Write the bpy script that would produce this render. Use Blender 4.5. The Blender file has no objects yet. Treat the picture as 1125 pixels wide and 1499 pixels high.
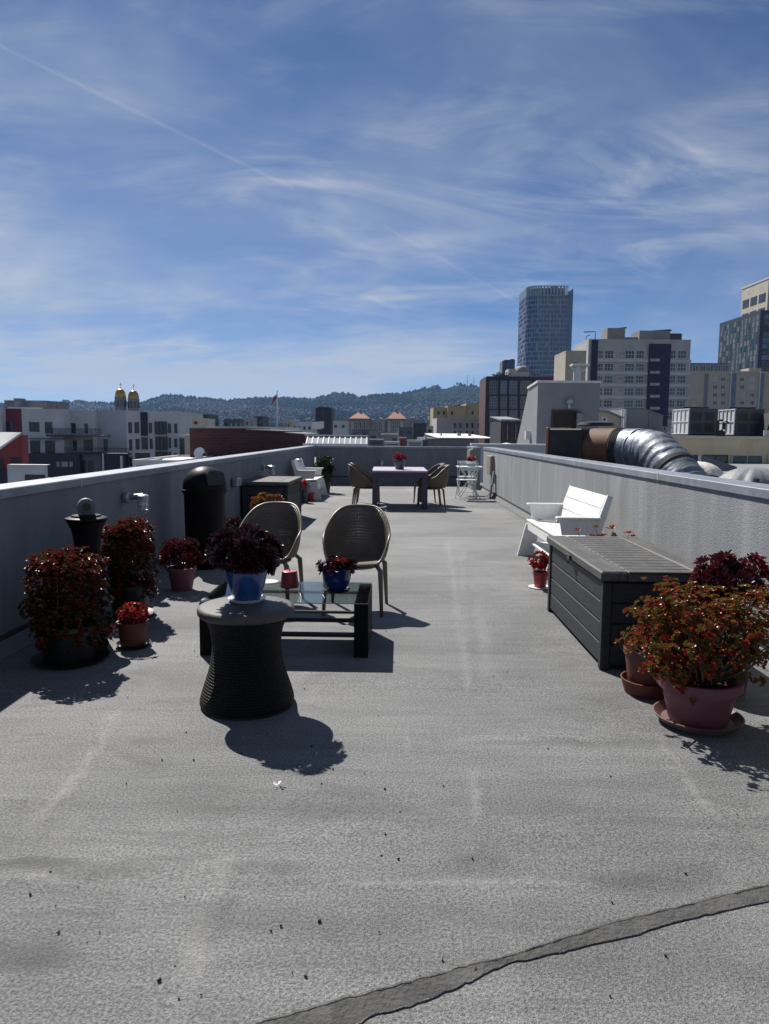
import bpy, math, random
from mathutils import Vector, Matrix
R = math.radians
random.seed(7)
S = bpy.context.scene
COL = S.collection

# ------------------------------------------------------------------ camera, sky, sun, exposure
F, CX, CY, HZ, CAMH = 1080.0, 562.5, 749.5, 633.0, 1.5      # focal length etc. in photo pixels
PITCH, ROLL = math.atan((CY - HZ) / F), R(0.5)
cam = bpy.data.cameras.new('camera')
camo = bpy.data.objects.new('camera', cam); COL.objects.link(camo)
CM = Matrix.Rotation(R(90) - PITCH, 3, 'X') @ Matrix.Rotation(ROLL, 3, 'Z')
camo.matrix_world = Matrix.Translation((0, 0, CAMH)) @ CM.to_4x4()
cam.sensor_fit = 'VERTICAL'; cam.sensor_height = 24; cam.sensor_width = 24 * 769 / 1024
cam.lens = 24 * F / 1499
cam.clip_start = 0.05; cam.clip_end = 40000
S.camera = camo

def ray(px, py):
    return CM @ Vector(((px - CX) / F, -(py - CY) / F, -1))
def P(px, py, Y):                         # the point seen at a pixel, Y metres ahead
    d = ray(px, py); return Vector((0, 0, CAMH)) + d * (Y / d.y)
def G(px, py, z=0.0):                     # the point seen at a pixel, at height z
    d = ray(px, py); return Vector((0, 0, CAMH)) + d * ((z - CAMH) / d.z)

SUN = Vector((-0.45, 0.82, 1.0)).normalized()
EL = math.asin(SUN.z); AZ = math.atan2(SUN.x, SUN.y)       # AZ measured from +Y, clockwise
sl = bpy.data.lights.new('sun', 'SUN'); sl.energy = 5.0; sl.angle = R(0.5); sl.color = (1, .955, .89)
so = bpy.data.objects.new('sun', sl); COL.objects.link(so)
so.rotation_euler = (-SUN).to_track_quat('-Z', 'Y').to_euler(); so.location = (-20, 30, 60)

S.view_settings.view_transform = 'Standard'; S.view_settings.look = 'None'
S.view_settings.gamma = 1; S.view_settings.exposure = 0.55
S.cycles.volume_bounces = 1 if hasattr(S.cycles, 'volume_bounces') else 0
S.cycles.use_denoising = True
S.cycles.max_bounces = 8

class NT:                                  # small node-tree helper
    def __init__(s, tree): s.t = tree; s.n = tree.nodes; s.l = tree.links
    def new(s, typ, **kw):
        n = s.n.new(typ)
        for k, v in kw.items(): setattr(n, k, v)
        return n
    def link(s, a, b): s.l.new(a, b)
    def val(s, sock, v):
        if hasattr(v, 'is_linked') or isinstance(v, bpy.types.NodeSocket): s.link(v, sock)
        else: sock.default_value = v
    def math(s, op, a, b=None, c=None, clamp=False):
        n = s.new('ShaderNodeMath', operation=op, use_clamp=clamp)
        s.val(n.inputs[0], a)
        if b is not None: s.val(n.inputs[1], b)
        if c is not None: s.val(n.inputs[2], c)
        return n.outputs[0]
    def vmath(s, op, a, b=None):
        n = s.new('ShaderNodeVectorMath', operation=op); s.val(n.inputs[0], a)
        if b is not None: s.val(n.inputs[1], b)
        return n.outputs['Value'] if op in ('DOT_PRODUCT', 'LENGTH') else n.outputs[0]
    def noise(s, vec, scale, detail=4, rough=.55, dist=0.0):
        n = s.new('ShaderNodeTexNoise'); n.inputs['Scale'].default_value = scale
        n.inputs['Detail'].default_value = detail; n.inputs['Roughness'].default_value = rough
        n.inputs['Distortion'].default_value = dist
        if vec is not None: s.link(vec, n.inputs['Vector'])
        return n.outputs['Fac']
    def ramp(s, fac, stops, interp='LINEAR'):
        n = s.new('ShaderNodeValToRGB'); n.color_ramp.interpolation = interp
        e = n.color_ramp.elements
        while len(e) < len(stops): e.new(.5)
        for el, (p, c) in zip(e, stops):
            el.position = p; el.color = (c, c, c, 1) if isinstance(c, (int, float)) else (*c, 1)
        s.link(fac, n.inputs[0]); return n.outputs[0]
    def mix(s, fac, a, b, blend='MIX'):
        n = s.new('ShaderNodeMix', data_type='RGBA', blend_type=blend)
        s.val(n.inputs[0], fac)
        for sock, v in ((n.inputs[6], a), (n.inputs[7], b)):
            if isinstance(v, tuple) and len(v) == 3: v = (*v, 1)
            s.val(sock, v)
        return n.outputs[2]
    def mapping(s, vec, scale=(1, 1, 1), rot=(0, 0, 0), loc=(0, 0, 0)):
        n = s.new('ShaderNodeMapping'); n.inputs['Scale'].default_value = scale
        n.inputs['Rotation'].default_value = rot; n.inputs['Location'].default_value = loc
        s.link(vec, n.inputs['Vector']); return n.outputs[0]

W = bpy.data.worlds.new("World"); S.world = W; W.use_nodes = True
w = NT(W.node_tree); w.n.clear()
SKY = 0.052
sky = w.new('ShaderNodeTexSky', sky_type='NISHITA'); sky.sun_disc = False
sky.sun_elevation = EL; sky.sun_rotation = AZ
sky.altitude = 60; sky.air_density = 0.6; sky.dust_density = 0.12; sky.ozone_density = 7.0
tc = w.new('ShaderNodeTexCoord'); dirv = tc.outputs['Generated']
sx = w.new('ShaderNodeSeparateXYZ'); w.link(dirv, sx.inputs[0])
zc = w.math('ADD', w.math('MAXIMUM', sx.outputs['Z'], 0.0), 0.24)
cmb = w.new('ShaderNodeCombineXYZ')
w.link(w.math('DIVIDE', sx.outputs['X'], zc), cmb.inputs[0]); w.link(w.math('DIVIDE', sx.outputs['Y'], zc), cmb.inputs[1])
pl = cmb.outputs[0]                        # high cloud layer seen in perspective
def fibre(rot, stretch, scale, seed, lo, hi, dist):         # combed cirrus fibres
    v = w.mapping(pl, (1.0, stretch, 1), (0, 0, R(rot)), (seed, seed*.37, 0))
    return w.ramp(w.noise(v, scale, 10, .62, dist), [(lo, 0.0), (hi, 1.0)], 'EASE')
def patch(scale, seed, lo, hi):
    return w.ramp(w.noise(w.mapping(pl, (1, 1, 1), (0, 0, R(15)), (seed, seed*1.7, 0)), scale, 4, .55, .6), [(lo, 0.0), (hi, 1.0)], 'EASE')
f1 = w.math('MULTIPLY', fibre(-26, 1.6, 1.7, 3.1, .42, .74, 1.4), patch(1.3, 2.3, .40, .66))
f2 = w.math('MULTIPLY', fibre(36, 1.7, 2.0, 9.7, .44, .78, 1.2), patch(1.5, 7.9, .44, .68))
f3 = w.math('MULTIPLY', fibre(-12, 2.3, 1.3, 5.3, .42, .72, .9), patch(.8, 4.4, .42, .62))
veil = w.math('MULTIPLY', patch(.9, 6.1, .34, .70), .24)
low = w.ramp(sx.outputs['Z'], [(0.0, .80), (.10, .80), (.19, .66), (.28, .26), (.42, 0.0)])   # thicker cloud towards the horizon
lown = w.ramp(w.noise(w.mapping(pl, (.38, .9, 1), (0, 0, R(-10)), (5.4, 2, 0)), 1.0, 8, .6, 1.0), [(.36, .28), (.60, 1.0)], 'EASE')
left = w.ramp(w.math('DIVIDE', sx.outputs['X'], sx.outputs['Y']), [(-.45, 1.0), (.02, .85), (.20, .22)])
cl = w.math('ADD', w.math('ADD', w.math('MULTIPLY', f1, .46), w.math('MULTIPLY', f2, .24)), w.math('ADD', w.math('MULTIPLY', f3, .42), veil))
cl = w.math('ADD', cl, w.math('MULTIPLY', w.math('MULTIPLY', low, lown), left))
def contrail(a, b, width, amount):
    d1, d2 = ray(*a).normalized(), ray(*b).normalized()
    n = d1.cross(d2).normalized(); m = (d1 + d2).normalized(); half = math.acos(max(-1, min(1, d1.dot(d2)))) / 2
    side = w.math('ABSOLUTE', w.vmath('DOT_PRODUCT', dirv, tuple(n)))
    core = w.math('SUBTRACT', 1.0, w.math('DIVIDE', side, width), clamp=True)
    along = w.math('GREATER_THAN', w.vmath('DOT_PRODUCT', dirv, tuple(m)), math.cos(half))
    br = w.ramp(w.noise(dirv, 30, 4, .6), [(.3, .3), (.7, 1.0)])
    return w.math('MULTIPLY', w.math('MULTIPLY', w.math('MULTIPLY', core, along), br), amount)
cl = w.math('ADD', cl, contrail((-60, 38), (430, 276), .0032, .20))
cl = w.math('ADD', cl, contrail((560, 330), (760, 444), .0032, .12))
cl = w.math('MINIMUM', cl, .85)
skyb = w.mix(1.0, sky.outputs[0], (.60, .84, 1.0), 'MULTIPLY')
skyc = w.mix(cl, skyb, (6.6, 7.2, 8.2))
bg = w.new('ShaderNodeBackground'); w.link(skyc, bg.inputs[0]); bg.inputs[1].default_value = SKY
wo = w.new('ShaderNodeOutputWorld'); w.link(bg.outputs[0], wo.inputs[0])

# ------------------------------------------------------------------ materials
def mat(name, col, rough=.65, var=.18, scale=6.0, stretch=(1, 1, 1), bump=0.0, bscale=60.0, bdist=.01, metal=0.0,
        spec=.5, dirt=None, dscale=1.5, dlo=.5, dhi=.7, coat=0.0):
    m = bpy.data.materials.new(name); m.use_nodes = True
    t = NT(m.node_tree); b = t.n['Principled BSDF']
    co = t.new('ShaderNodeTexCoord').outputs['Object']
    v = t.mapping(co, stretch)
    n = t.noise(v, scale, 6, .6)
    lo = tuple(c * (1 - var) for c in col); hi = tuple(min(1, c * (1 + var)) for c in col)
    c = t.ramp(n, [(.3, lo), (.7, hi)])
    if dirt:
        f = t.ramp(t.noise(t.mapping(co, stretch, (0, 0, 0), (3, 5, 1)), dscale, 7, .65, .3), [(dlo, 0.0), (dhi, 1.0)])
        c = t.mix(f, c, dirt)
    t.link(c, b.inputs['Base Color'])
    b.inputs['Roughness'].default_value = rough; b.inputs['Metallic'].default_value = metal
    b.inputs['Specular IOR Level'].default_value = spec
    if coat: b.inputs['Coat Weight'].default_value = coat
    if bump:
        bn = t.new('ShaderNodeBump'); bn.inputs['Strength'].default_value = bump; bn.inputs['Distance'].default_value = bdist
        t.link(t.noise(co, bscale, 5, .6), bn.inputs['Height']); t.link(bn.outputs[0], b.inputs['Normal'])
    return m

def leaf_mat(name, stops, rough=.32, trans=.35):
    m = bpy.data.materials.new(name); m.use_nodes = True
    t = NT(m.node_tree); b = t.n['Principled BSDF']; out = t.n['Material Output']
    a = t.new('ShaderNodeAttribute', attribute_name='tint', attribute_type='GEOMETRY')
    c = t.ramp(a.outputs['Fac'], stops)
    t.link(c, b.inputs['Base Color']); b.inputs['Roughness'].default_value = rough
    tr = t.new('ShaderNodeBsdfTranslucent'); t.link(c, tr.inputs[0])
    mx = t.new('ShaderNodeMixShader'); mx.inputs[0].default_value = trans
    t.link(b.outputs[0], mx.inputs[1]); t.link(tr.outputs[0], mx.inputs[2]); t.link(mx.outputs[0], out.inputs[0])
    return m

def glass_mat(name, tint, ior=1.45):
    m = bpy.data.materials.new(name); m.use_nodes = True
    t = NT(m.node_tree); out = t.n['Material Output']; t.n.remove(t.n['Principled BSDF'])
    tr = t.new('ShaderNodeBsdfTransparent'); tr.inputs[0].default_value = (*tint, 1)
    gl = t.new('ShaderNodeBsdfGlossy'); gl.inputs['Roughness'].default_value = .02
    fr = t.new('ShaderNodeFresnel'); fr.inputs['IOR'].default_value = ior
    mx = t.new('ShaderNodeMixShader'); t.link(fr.outputs[0], mx.inputs[0])
    t.link(tr.outputs[0], mx.inputs[1]); t.link(gl.outputs[0], mx.inputs[2]); t.link(mx.outputs[0], out.inputs[0])
    return m

def weave_mat(name, col, nu, nv, strength=.9, dist=.012, dark=.35, rough=.5, holes=0.0, spec=.5):
    """basket weave on a UV-mapped surface: over-and-under strands"""
    m = bpy.data.materials.new(name); m.use_nodes = True
    t = NT(m.node_tree); b = t.n['Principled BSDF']; out = t.n['Material Output']
    uv = t.new('ShaderNodeTexCoord').outputs['UV']
    s = t.new('ShaderNodeSeparateXYZ'); t.link(uv, s.inputs[0])
    U = t.math('MULTIPLY', s.outputs[0], nu); V = t.math('MULTIPLY', s.outputs[1], nv)
    par = t.math('MULTIPLY', t.math('MODULO', t.math('FLOOR', V), 2.0), .5)     # shift every second row
    a = t.math('ABSOLUTE', t.math('SINE', t.math('MULTIPLY', t.math('ADD', U, par), math.pi)))
    c = t.math('ABSOLUTE', t.math('SINE', t.math('MULTIPLY', V, math.pi)))
    h = t.math('MULTIPLY', t.math('POWER', a, .6), t.math('POWER', c, .6))
    n = t.noise(t.new('ShaderNodeTexCoord').outputs['Object'], 9, 4)
    lo = tuple(x * dark for x in col)
    cc = t.mix(t.math('MULTIPLY_ADD', n, .5, t.math('MULTIPLY', h, .6), clamp=True), lo, col)
    t.link(cc, b.inputs['Base Color']); b.inputs['Roughness'].default_value = rough
    b.inputs['Specular IOR Level'].default_value = spec
    bn = t.new('ShaderNodeBump'); bn.inputs['Strength'].default_value = strength; bn.inputs['Distance'].default_value = dist
    t.link(h, bn.inputs['Height']); t.link(bn.outputs[0], b.inputs['Normal'])
    if holes:
        tr = t.new('ShaderNodeBsdfTransparent'); mx = t.new('ShaderNodeMixShader')
        t.link(t.math('LESS_THAN', h, holes), mx.inputs[0])
        t.link(b.outputs[0], mx.inputs[1]); t.link(tr.outputs[0], mx.inputs[2]); t.link(mx.outputs[0], out.inputs[0])
    return m

# ------------------------------------------------------------------ mesh helpers
class MB:
    def __init__(s): s.v = []; s.f = []; s.mi = []; s.uv = []; s.t = []
    def face(s, idx, m=0, uv=None, tint=0.0):
        s.f.append(tuple(idx)); s.mi.append(m); s.uv.append(uv); s.t.append(tint)
    def box(s, x0, x1, y0, y1, z0, z1, m=0, M=None):
        b = len(s.v)
        for x, y, z in ((x0,y0,z0),(x1,y0,z0),(x1,y1,z0),(x0,y1,z0),(x0,y0,z1),(x1,y0,z1),(x1,y1,z1),(x0,y1,z1)):
            p = Vector((x, y, z)); s.v.append(M @ p if M else p)
        for q in ((0,3,2,1),(4,5,6,7),(0,1,5,4),(1,2,6,5),(2,3,7,6),(3,0,4,7)): s.face([b+i for i in q], m)
        return s
    def bevbox(s, x0, x1, y0, y1, z0, z1, c=.01, m=0, M=None):
        """box with chamfered edges"""
        lo = Vector((x0,y0,z0)); hi = Vector((x1,y1,z1)); b = len(s.v); idx = {}
        for sx_ in (0,1):
            for sy_ in (0,1):
                for sz_ in (0,1):
                    for ax in range(3):
                        p = Vector([(lo,hi)[q][i] for i, q in enumerate((sx_,sy_,sz_))])
                        for i, q in enumerate((sx_,sy_,sz_)):
                            if i != ax: p[i] += c if q == 0 else -c
                        idx[(sx_,sy_,sz_,ax)] = len(s.v); s.v.append(M @ p if M else p)
        def q(*k): s.face([idx[i] for i in k], m)
        for ax in range(3):                       # main faces
            o = [i for i in range(3) if i != ax]
            for side in (0,1):
                ks = []
                for u, v_ in ((0,0),(1,0),(1,1),(0,1)):
                    key = [0,0,0]; key[ax] = side; key[o[0]] = u; key[o[1]] = v_; ks.append((*key, ax))
                q(*ks)
        for ax in range(3):                       # edges along ax
            o = [i for i in range(3) if i != ax]
            for u in (0,1):
                for v_ in (0,1):
                    k0 = [0,0,0]; k0[o[0]] = u; k0[o[1]] = v_; k1 = list(k0); k1[ax] = 1
                    q((*k0,o[0]),(*k1,o[0]),(*k1,o[1]),(*k0,o[1]))
        for a in (0,1):
            for b_ in (0,1):
                for c_ in (0,1): q((a,b_,c_,0),(a,b_,c_,1),(a,b_,c_,2))
        return s
    def prism(s, poly, axis, a, b, m=0, M=None):
        """polygon (2-D points) swept along an axis from a to b; axis x: (y,z), y: (x,z), z: (x,y)"""
        n = len(poly); o = len(s.v)
        for t in (a, b):
            for u, v in poly:
                p = Vector({'x': (t,u,v), 'y': (u,t,v), 'z': (u,v,t)}[axis]); s.v.append(M @ p if M else p)
        for i in range(n):
            j = (i+1) % n; s.face((o+i, o+j, o+n+j, o+n+i), m)
        s.face([o+i for i in range(n)][::-1], m); s.face([o+n+i for i in range(n)], m)
        return s
    def tube(s, pts, r, n=8, m=0, cap=True):
        pts = [Vector(p) for p in pts]; rs = r if isinstance(r, (list, tuple)) else [r]*len(pts)
        o = len(s.v)
        for i, p in enumerate(pts):
            d = (pts[min(i+1,len(pts)-1)] - pts[max(i-1,0)]).normalized()
            up = Vector((0,0,1)) if abs(d.z) < .9 else Vector((1,0,0))
            a = d.cross(up).normalized(); b = d.cross(a)
            for k in range(n):
                t = 2*math.pi*k/n; s.v.append(p + (a*math.cos(t) + b*math.sin(t))*rs[i])
        for i in range(len(pts)-1):
            for k in range(n):
                k2 = (k+1) % n; s.face((o+i*n+k, o+i*n+k2, o+(i+1)*n+k2, o+(i+1)*n+k), m)
        if cap:
            s.face([o+k for k in range(n)][::-1], m); s.face([o+(len(pts)-1)*n+k for k in range(n)], m)
        return s
    def lathe(s, prof, n=32, c=(0,0,0), m=0, cap=(True,True), M=None):
        o = len(s.v); L = [0]
        for a, b in zip(prof, prof[1:]): L.append(L[-1] + math.hypot(b[0]-a[0], b[1]-a[1]))
        for r, z in prof:
            for k in range(n):
                t = 2*math.pi*k/n; p = Vector((c[0]+r*math.cos(t), c[1]+r*math.sin(t), c[2]+z)); s.v.append(M @ p if M else p)
        for i in range(len(prof)-1):
            for k in range(n):
                k2 = (k+1) % n
                s.face((o+i*n+k, o+i*n+k2, o+(i+1)*n+k2, o+(i+1)*n+k), m,
                       ((k/n,L[i]),((k+1)/n,L[i]),((k+1)/n,L[i+1]),(k/n,L[i+1])))
        if cap[0]: s.face([o+k for k in range(n)][::-1], m)
        if cap[1]: s.face([o+(len(prof)-1)*n+k for k in range(n)], m)
        return s
    def leaf(s, base, d, side, L, Wd, tint, cup=.25, m=0):
        up = side.cross(d).normalized(); b = len(s.v); h = Wd*.5
        s.v += [base, base + d*(L*.55) - up*(L*cup*.3), base + d*L + up*(L*cup*.15),
                base + d*(L*.42) - side*(h*.86) + up*(Wd*cup*.6), base + d*(L*.80) - side*(h*.80) + up*(Wd*cup*.7),
                base + d*(L*.42) + side*(h*.86) + up*(Wd*cup*.6), base + d*(L*.80) + side*(h*.80) + up*(Wd*cup*.7)]
        for q in ((0,1,3),(1,4,3),(1,2,4),(0,5,1),(1,5,6),(1,6,2)): s.face([b+i for i in q], m, None, tint)
    def build(s, name, mats, parent=None, loc=(0,0,0), rz=0.0, smooth=False):
        me = bpy.data.meshes.new(name); me.from_pydata([tuple(p) for p in s.v], [], s.f)
        for mm in (mats if isinstance(mats, (list, tuple)) else [mats]): me.materials.append(mm)
        if any(s.mi): me.polygons.foreach_set('material_index', s.mi)
        if any(u is not None for u in s.uv):
            ul = me.uv_layers.new(name='UVMap'); k = 0
            for f, u in zip(s.f, s.uv):
                for i in range(len(f)):
                    ul.data[k].uv = u[i] if u else (0, 0); k += 1
        if any(s.t):
            at = me.attributes.new('tint', 'FLOAT', 'FACE'); at.data.foreach_set('value', s.t)
        if smooth:
            me.polygons.foreach_set('use_smooth', [True]*len(s.f))
            if smooth != 'all': me.set_sharp_from_angle(angle=R(40))
        me.update()
        o = bpy.data.objects.new(name, me); COL.objects.link(o)
        o.location = loc; o.rotation_euler = (0, 0, rz)
        if parent: o.parent = parent
        return o

def thing(name, label, cat, loc=(0,0,0), rz=0.0, group=None):
    o = bpy.data.objects.new(name, None); COL.objects.link(o); o.empty_display_size = .1
    o.location = loc; o.rotation_euler = (0, 0, rz); o['label'] = label; o['category'] = cat
    if group: o['group'] = group
    return o
def tag(o, label, cat, group=None, kind=None):
    o['label'] = label; o['category'] = cat
    if group: o['group'] = group
    if kind: o['kind'] = kind
    return o
def struct(o, label=None):
    o['kind'] = 'structure'
    if label: o['label'] = label
    return o
def copy_tree(o, parent=None):
    c = o.copy(); COL.objects.link(c)
    if parent: c.parent = parent
    for ch in list(o.children): copy_tree(ch, c)
    return c
def place(o, loc, rz, label):
    o.location = loc; o.rotation_euler = (0, 0, rz); o['label'] = label; return o
# ------------------------------------------------------------------ shared materials
M = {}
M['wall'] = mat('shade-toned parapet stucco', (.165, .185, .205), .85, .12, 3, (1.4, 1.4, .22), bump=.5, bscale=70, bdist=.01,
                dirt=(.215, .235, .25), dscale=2.2, dlo=.52, dhi=.72)  # same paint as the rough stucco; shade put in as a darker, bluer colour
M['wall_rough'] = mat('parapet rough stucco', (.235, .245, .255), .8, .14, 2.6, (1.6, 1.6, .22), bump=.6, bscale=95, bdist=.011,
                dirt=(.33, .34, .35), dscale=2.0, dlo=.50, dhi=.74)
M['coping'] = mat('coping metal', (.20, .22, .25), .42, .14, 5, (1, 1, 1), bump=.25, bscale=24, bdist=.004, spec=.5,
                  dirt=(.31, .33, .36), dscale=3, dlo=.48, dhi=.75)
M['coping_top'] = M['coping']
M['sealant'] = mat('pale joint sealant', (.62, .62, .62), .6)
M['flash'] = mat('base flashing membrane', (.13, .135, .14), .8, .2, 6, bump=.4, bscale=80)
M['flash_edge'] = mat('black flashing edge', (.03, .03, .033), .7)
M['black'] = mat('black plastic', (.006, .006, .007), .45, .2, 8, bump=.08, bscale=60, spec=.12)
M['blackm'] = mat('black metal', (.015, .015, .017), .45, .2, 8)
M['head_metal'] = mat('dull grey casting', (.10, .11, .125), .5, .2, 12)
M['grey_metal'] = mat('galvanised metal', (.32, .34, .37), .4, .2, 12, metal=.6)
M['white'] = mat('white painted boards', (.74, .74, .72), .5, .06, 5, (.6, 3, 3), bump=.3, bscale=60, bdist=.003, dirt=(.52, .50, .45), dscale=3.0, dlo=.55, dhi=.85)
M['white_metal'] = mat('white enamelled metal', (.62, .68, .66), .4, .06)
M['box_side'] = mat('dark resin wood grain', (.028, .031, .036), .55, .35, 9, (1.5, .6, 9), bump=.7, bscale=26, bdist=.004, spec=.3)
M['box_lid'] = mat('grey resin lid', (.062, .059, .054), .6, .25, 7, (6, 1.2, 6), bump=.45, bscale=30, bdist=.003, dirt=(.115, .11, .10), dscale=2.2, dlo=.45, dhi=.75)
M['box_gap'] = mat('dark gap', (.015, .015, .015), .8)
M['wicker'] = weave_mat('dark wicker', (.012, .0118, .0135), 84, 66, 1.0, .008, .3, .55, spec=.18)
M['wicker_flat'] = mat('dark wicker top', (.06, .057, .052), .55, .25, 40, bump=.7, bscale=120, bdist=.006)
M['shell'] = weave_mat('taupe woven resin', (.145, .112, .082), 66, 50, .7, .005, .7, .5, holes=.10)
M['taupe'] = mat('taupe resin', (.16, .124, .09), .42, .12, 6)
M['table'] = mat('mauve grey table', (.050, .045, .072), .5, .14, 6, (1, 4, 4))
M['table_top'] = mat('pale mauve table top', (.42, .385, .43), .45, .10, 6, (1, 6, 6))
M['glass'] = glass_mat('table glass', (.72, .80, .79), 1.62)
M['glass_edge'] = mat('table glass edge', (.10, .22, .20), .15)
M['blue_glaze'] = mat('bright blue glaze', (.018, .060, .20), .16, .3, 5, (3, 3, .6), coat=.5)
M['cobalt'] = mat('deep cobalt glaze', (.010, .018, .12), .12, .3, 5, coat=.6)
M['navy_glaze'] = mat('slate blue glaze', (.05, .06, .10), .3, .2, 8)
M['terra'] = mat('terracotta', (.115, .025, .018), .6, .16, 9, dirt=(.14, .045, .032), dlo=.5, dhi=.8)
M['pink'] = mat('dusty pink plastic', (.165, .052, .068), .5, .1, 5)
M['saucer_p'] = mat('weathered pink saucer', (.13, .075, .065), .6, .2, 9)
M['red_pot'] = mat('red plastic', (.30, .03, .03), .35, .1)
M['candle'] = mat('crimson candle bucket', (.17, .015, .025), .4, .1)
M['wax'] = mat('pink wax', (.50, .10, .13), .4, .05)
M['darkpot'] = mat('dark glazed pot', (.008, .008, .009), .4, .3, 6)
M['ceramic'] = mat('white ceramic', (.75, .75, .74), .25, .03)
M['soil'] = mat('soil', (.03, .022, .016), .95, .3, 30, bump=.6)
M['stem'] = mat('woody stem', (.085, .06, .04), .8, .3, 30)
M['tan'] = mat('tan enamel', (.25, .215, .15), .5, .08)
M['jade'] = leaf_mat('jade leaves', [(0, (.02, .03, .008)), (.3, (.12, .095, .016)), (.5, (.20, .080, .016)), (.72, (.20, .034, .014)), (1, (.28, .020, .018))], .34, .38)
M['jade_dark'] = leaf_mat('dark jade leaves', [(0, (.010, .014, .005)), (.3, (.055, .048, .010)), (.5, (.115, .055, .011)), (.72, (.10, .020, .009)), (1, (.15, .011, .010))], .36, .25)
M['aeonium'] = leaf_mat('dark aeonium leaves', [(0, (.012, .006, .007)), (.55, (.035, .008, .012)), (.85, (.10, .012, .016)), (1, (.24, .018, .015))], .26, .18)
M['burg'] = leaf_mat('burgundy leaves', [(0, (.02, .005, .008)), (.6, (.085, .010, .02)), (1, (.28, .02, .025))], .35, .3)
M['red_leaf'] = leaf_mat('red leaves', [(0, (.05, .015, .008)), (.5, (.20, .014, .012)), (1, (.32, .03, .02))], .35, .35)
M['green'] = leaf_mat('dark green leaves', [(0, (.008, .02, .008)), (.6, (.02, .045, .015)), (1, (.05, .085, .025))], .4, .25)
M['rosered'] = leaf_mat('crimson flowers', [(0, (.05, .02, .02)), (.4, (.25, .015, .025)), (1, (.45, .03, .05))], .4, .3)

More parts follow.
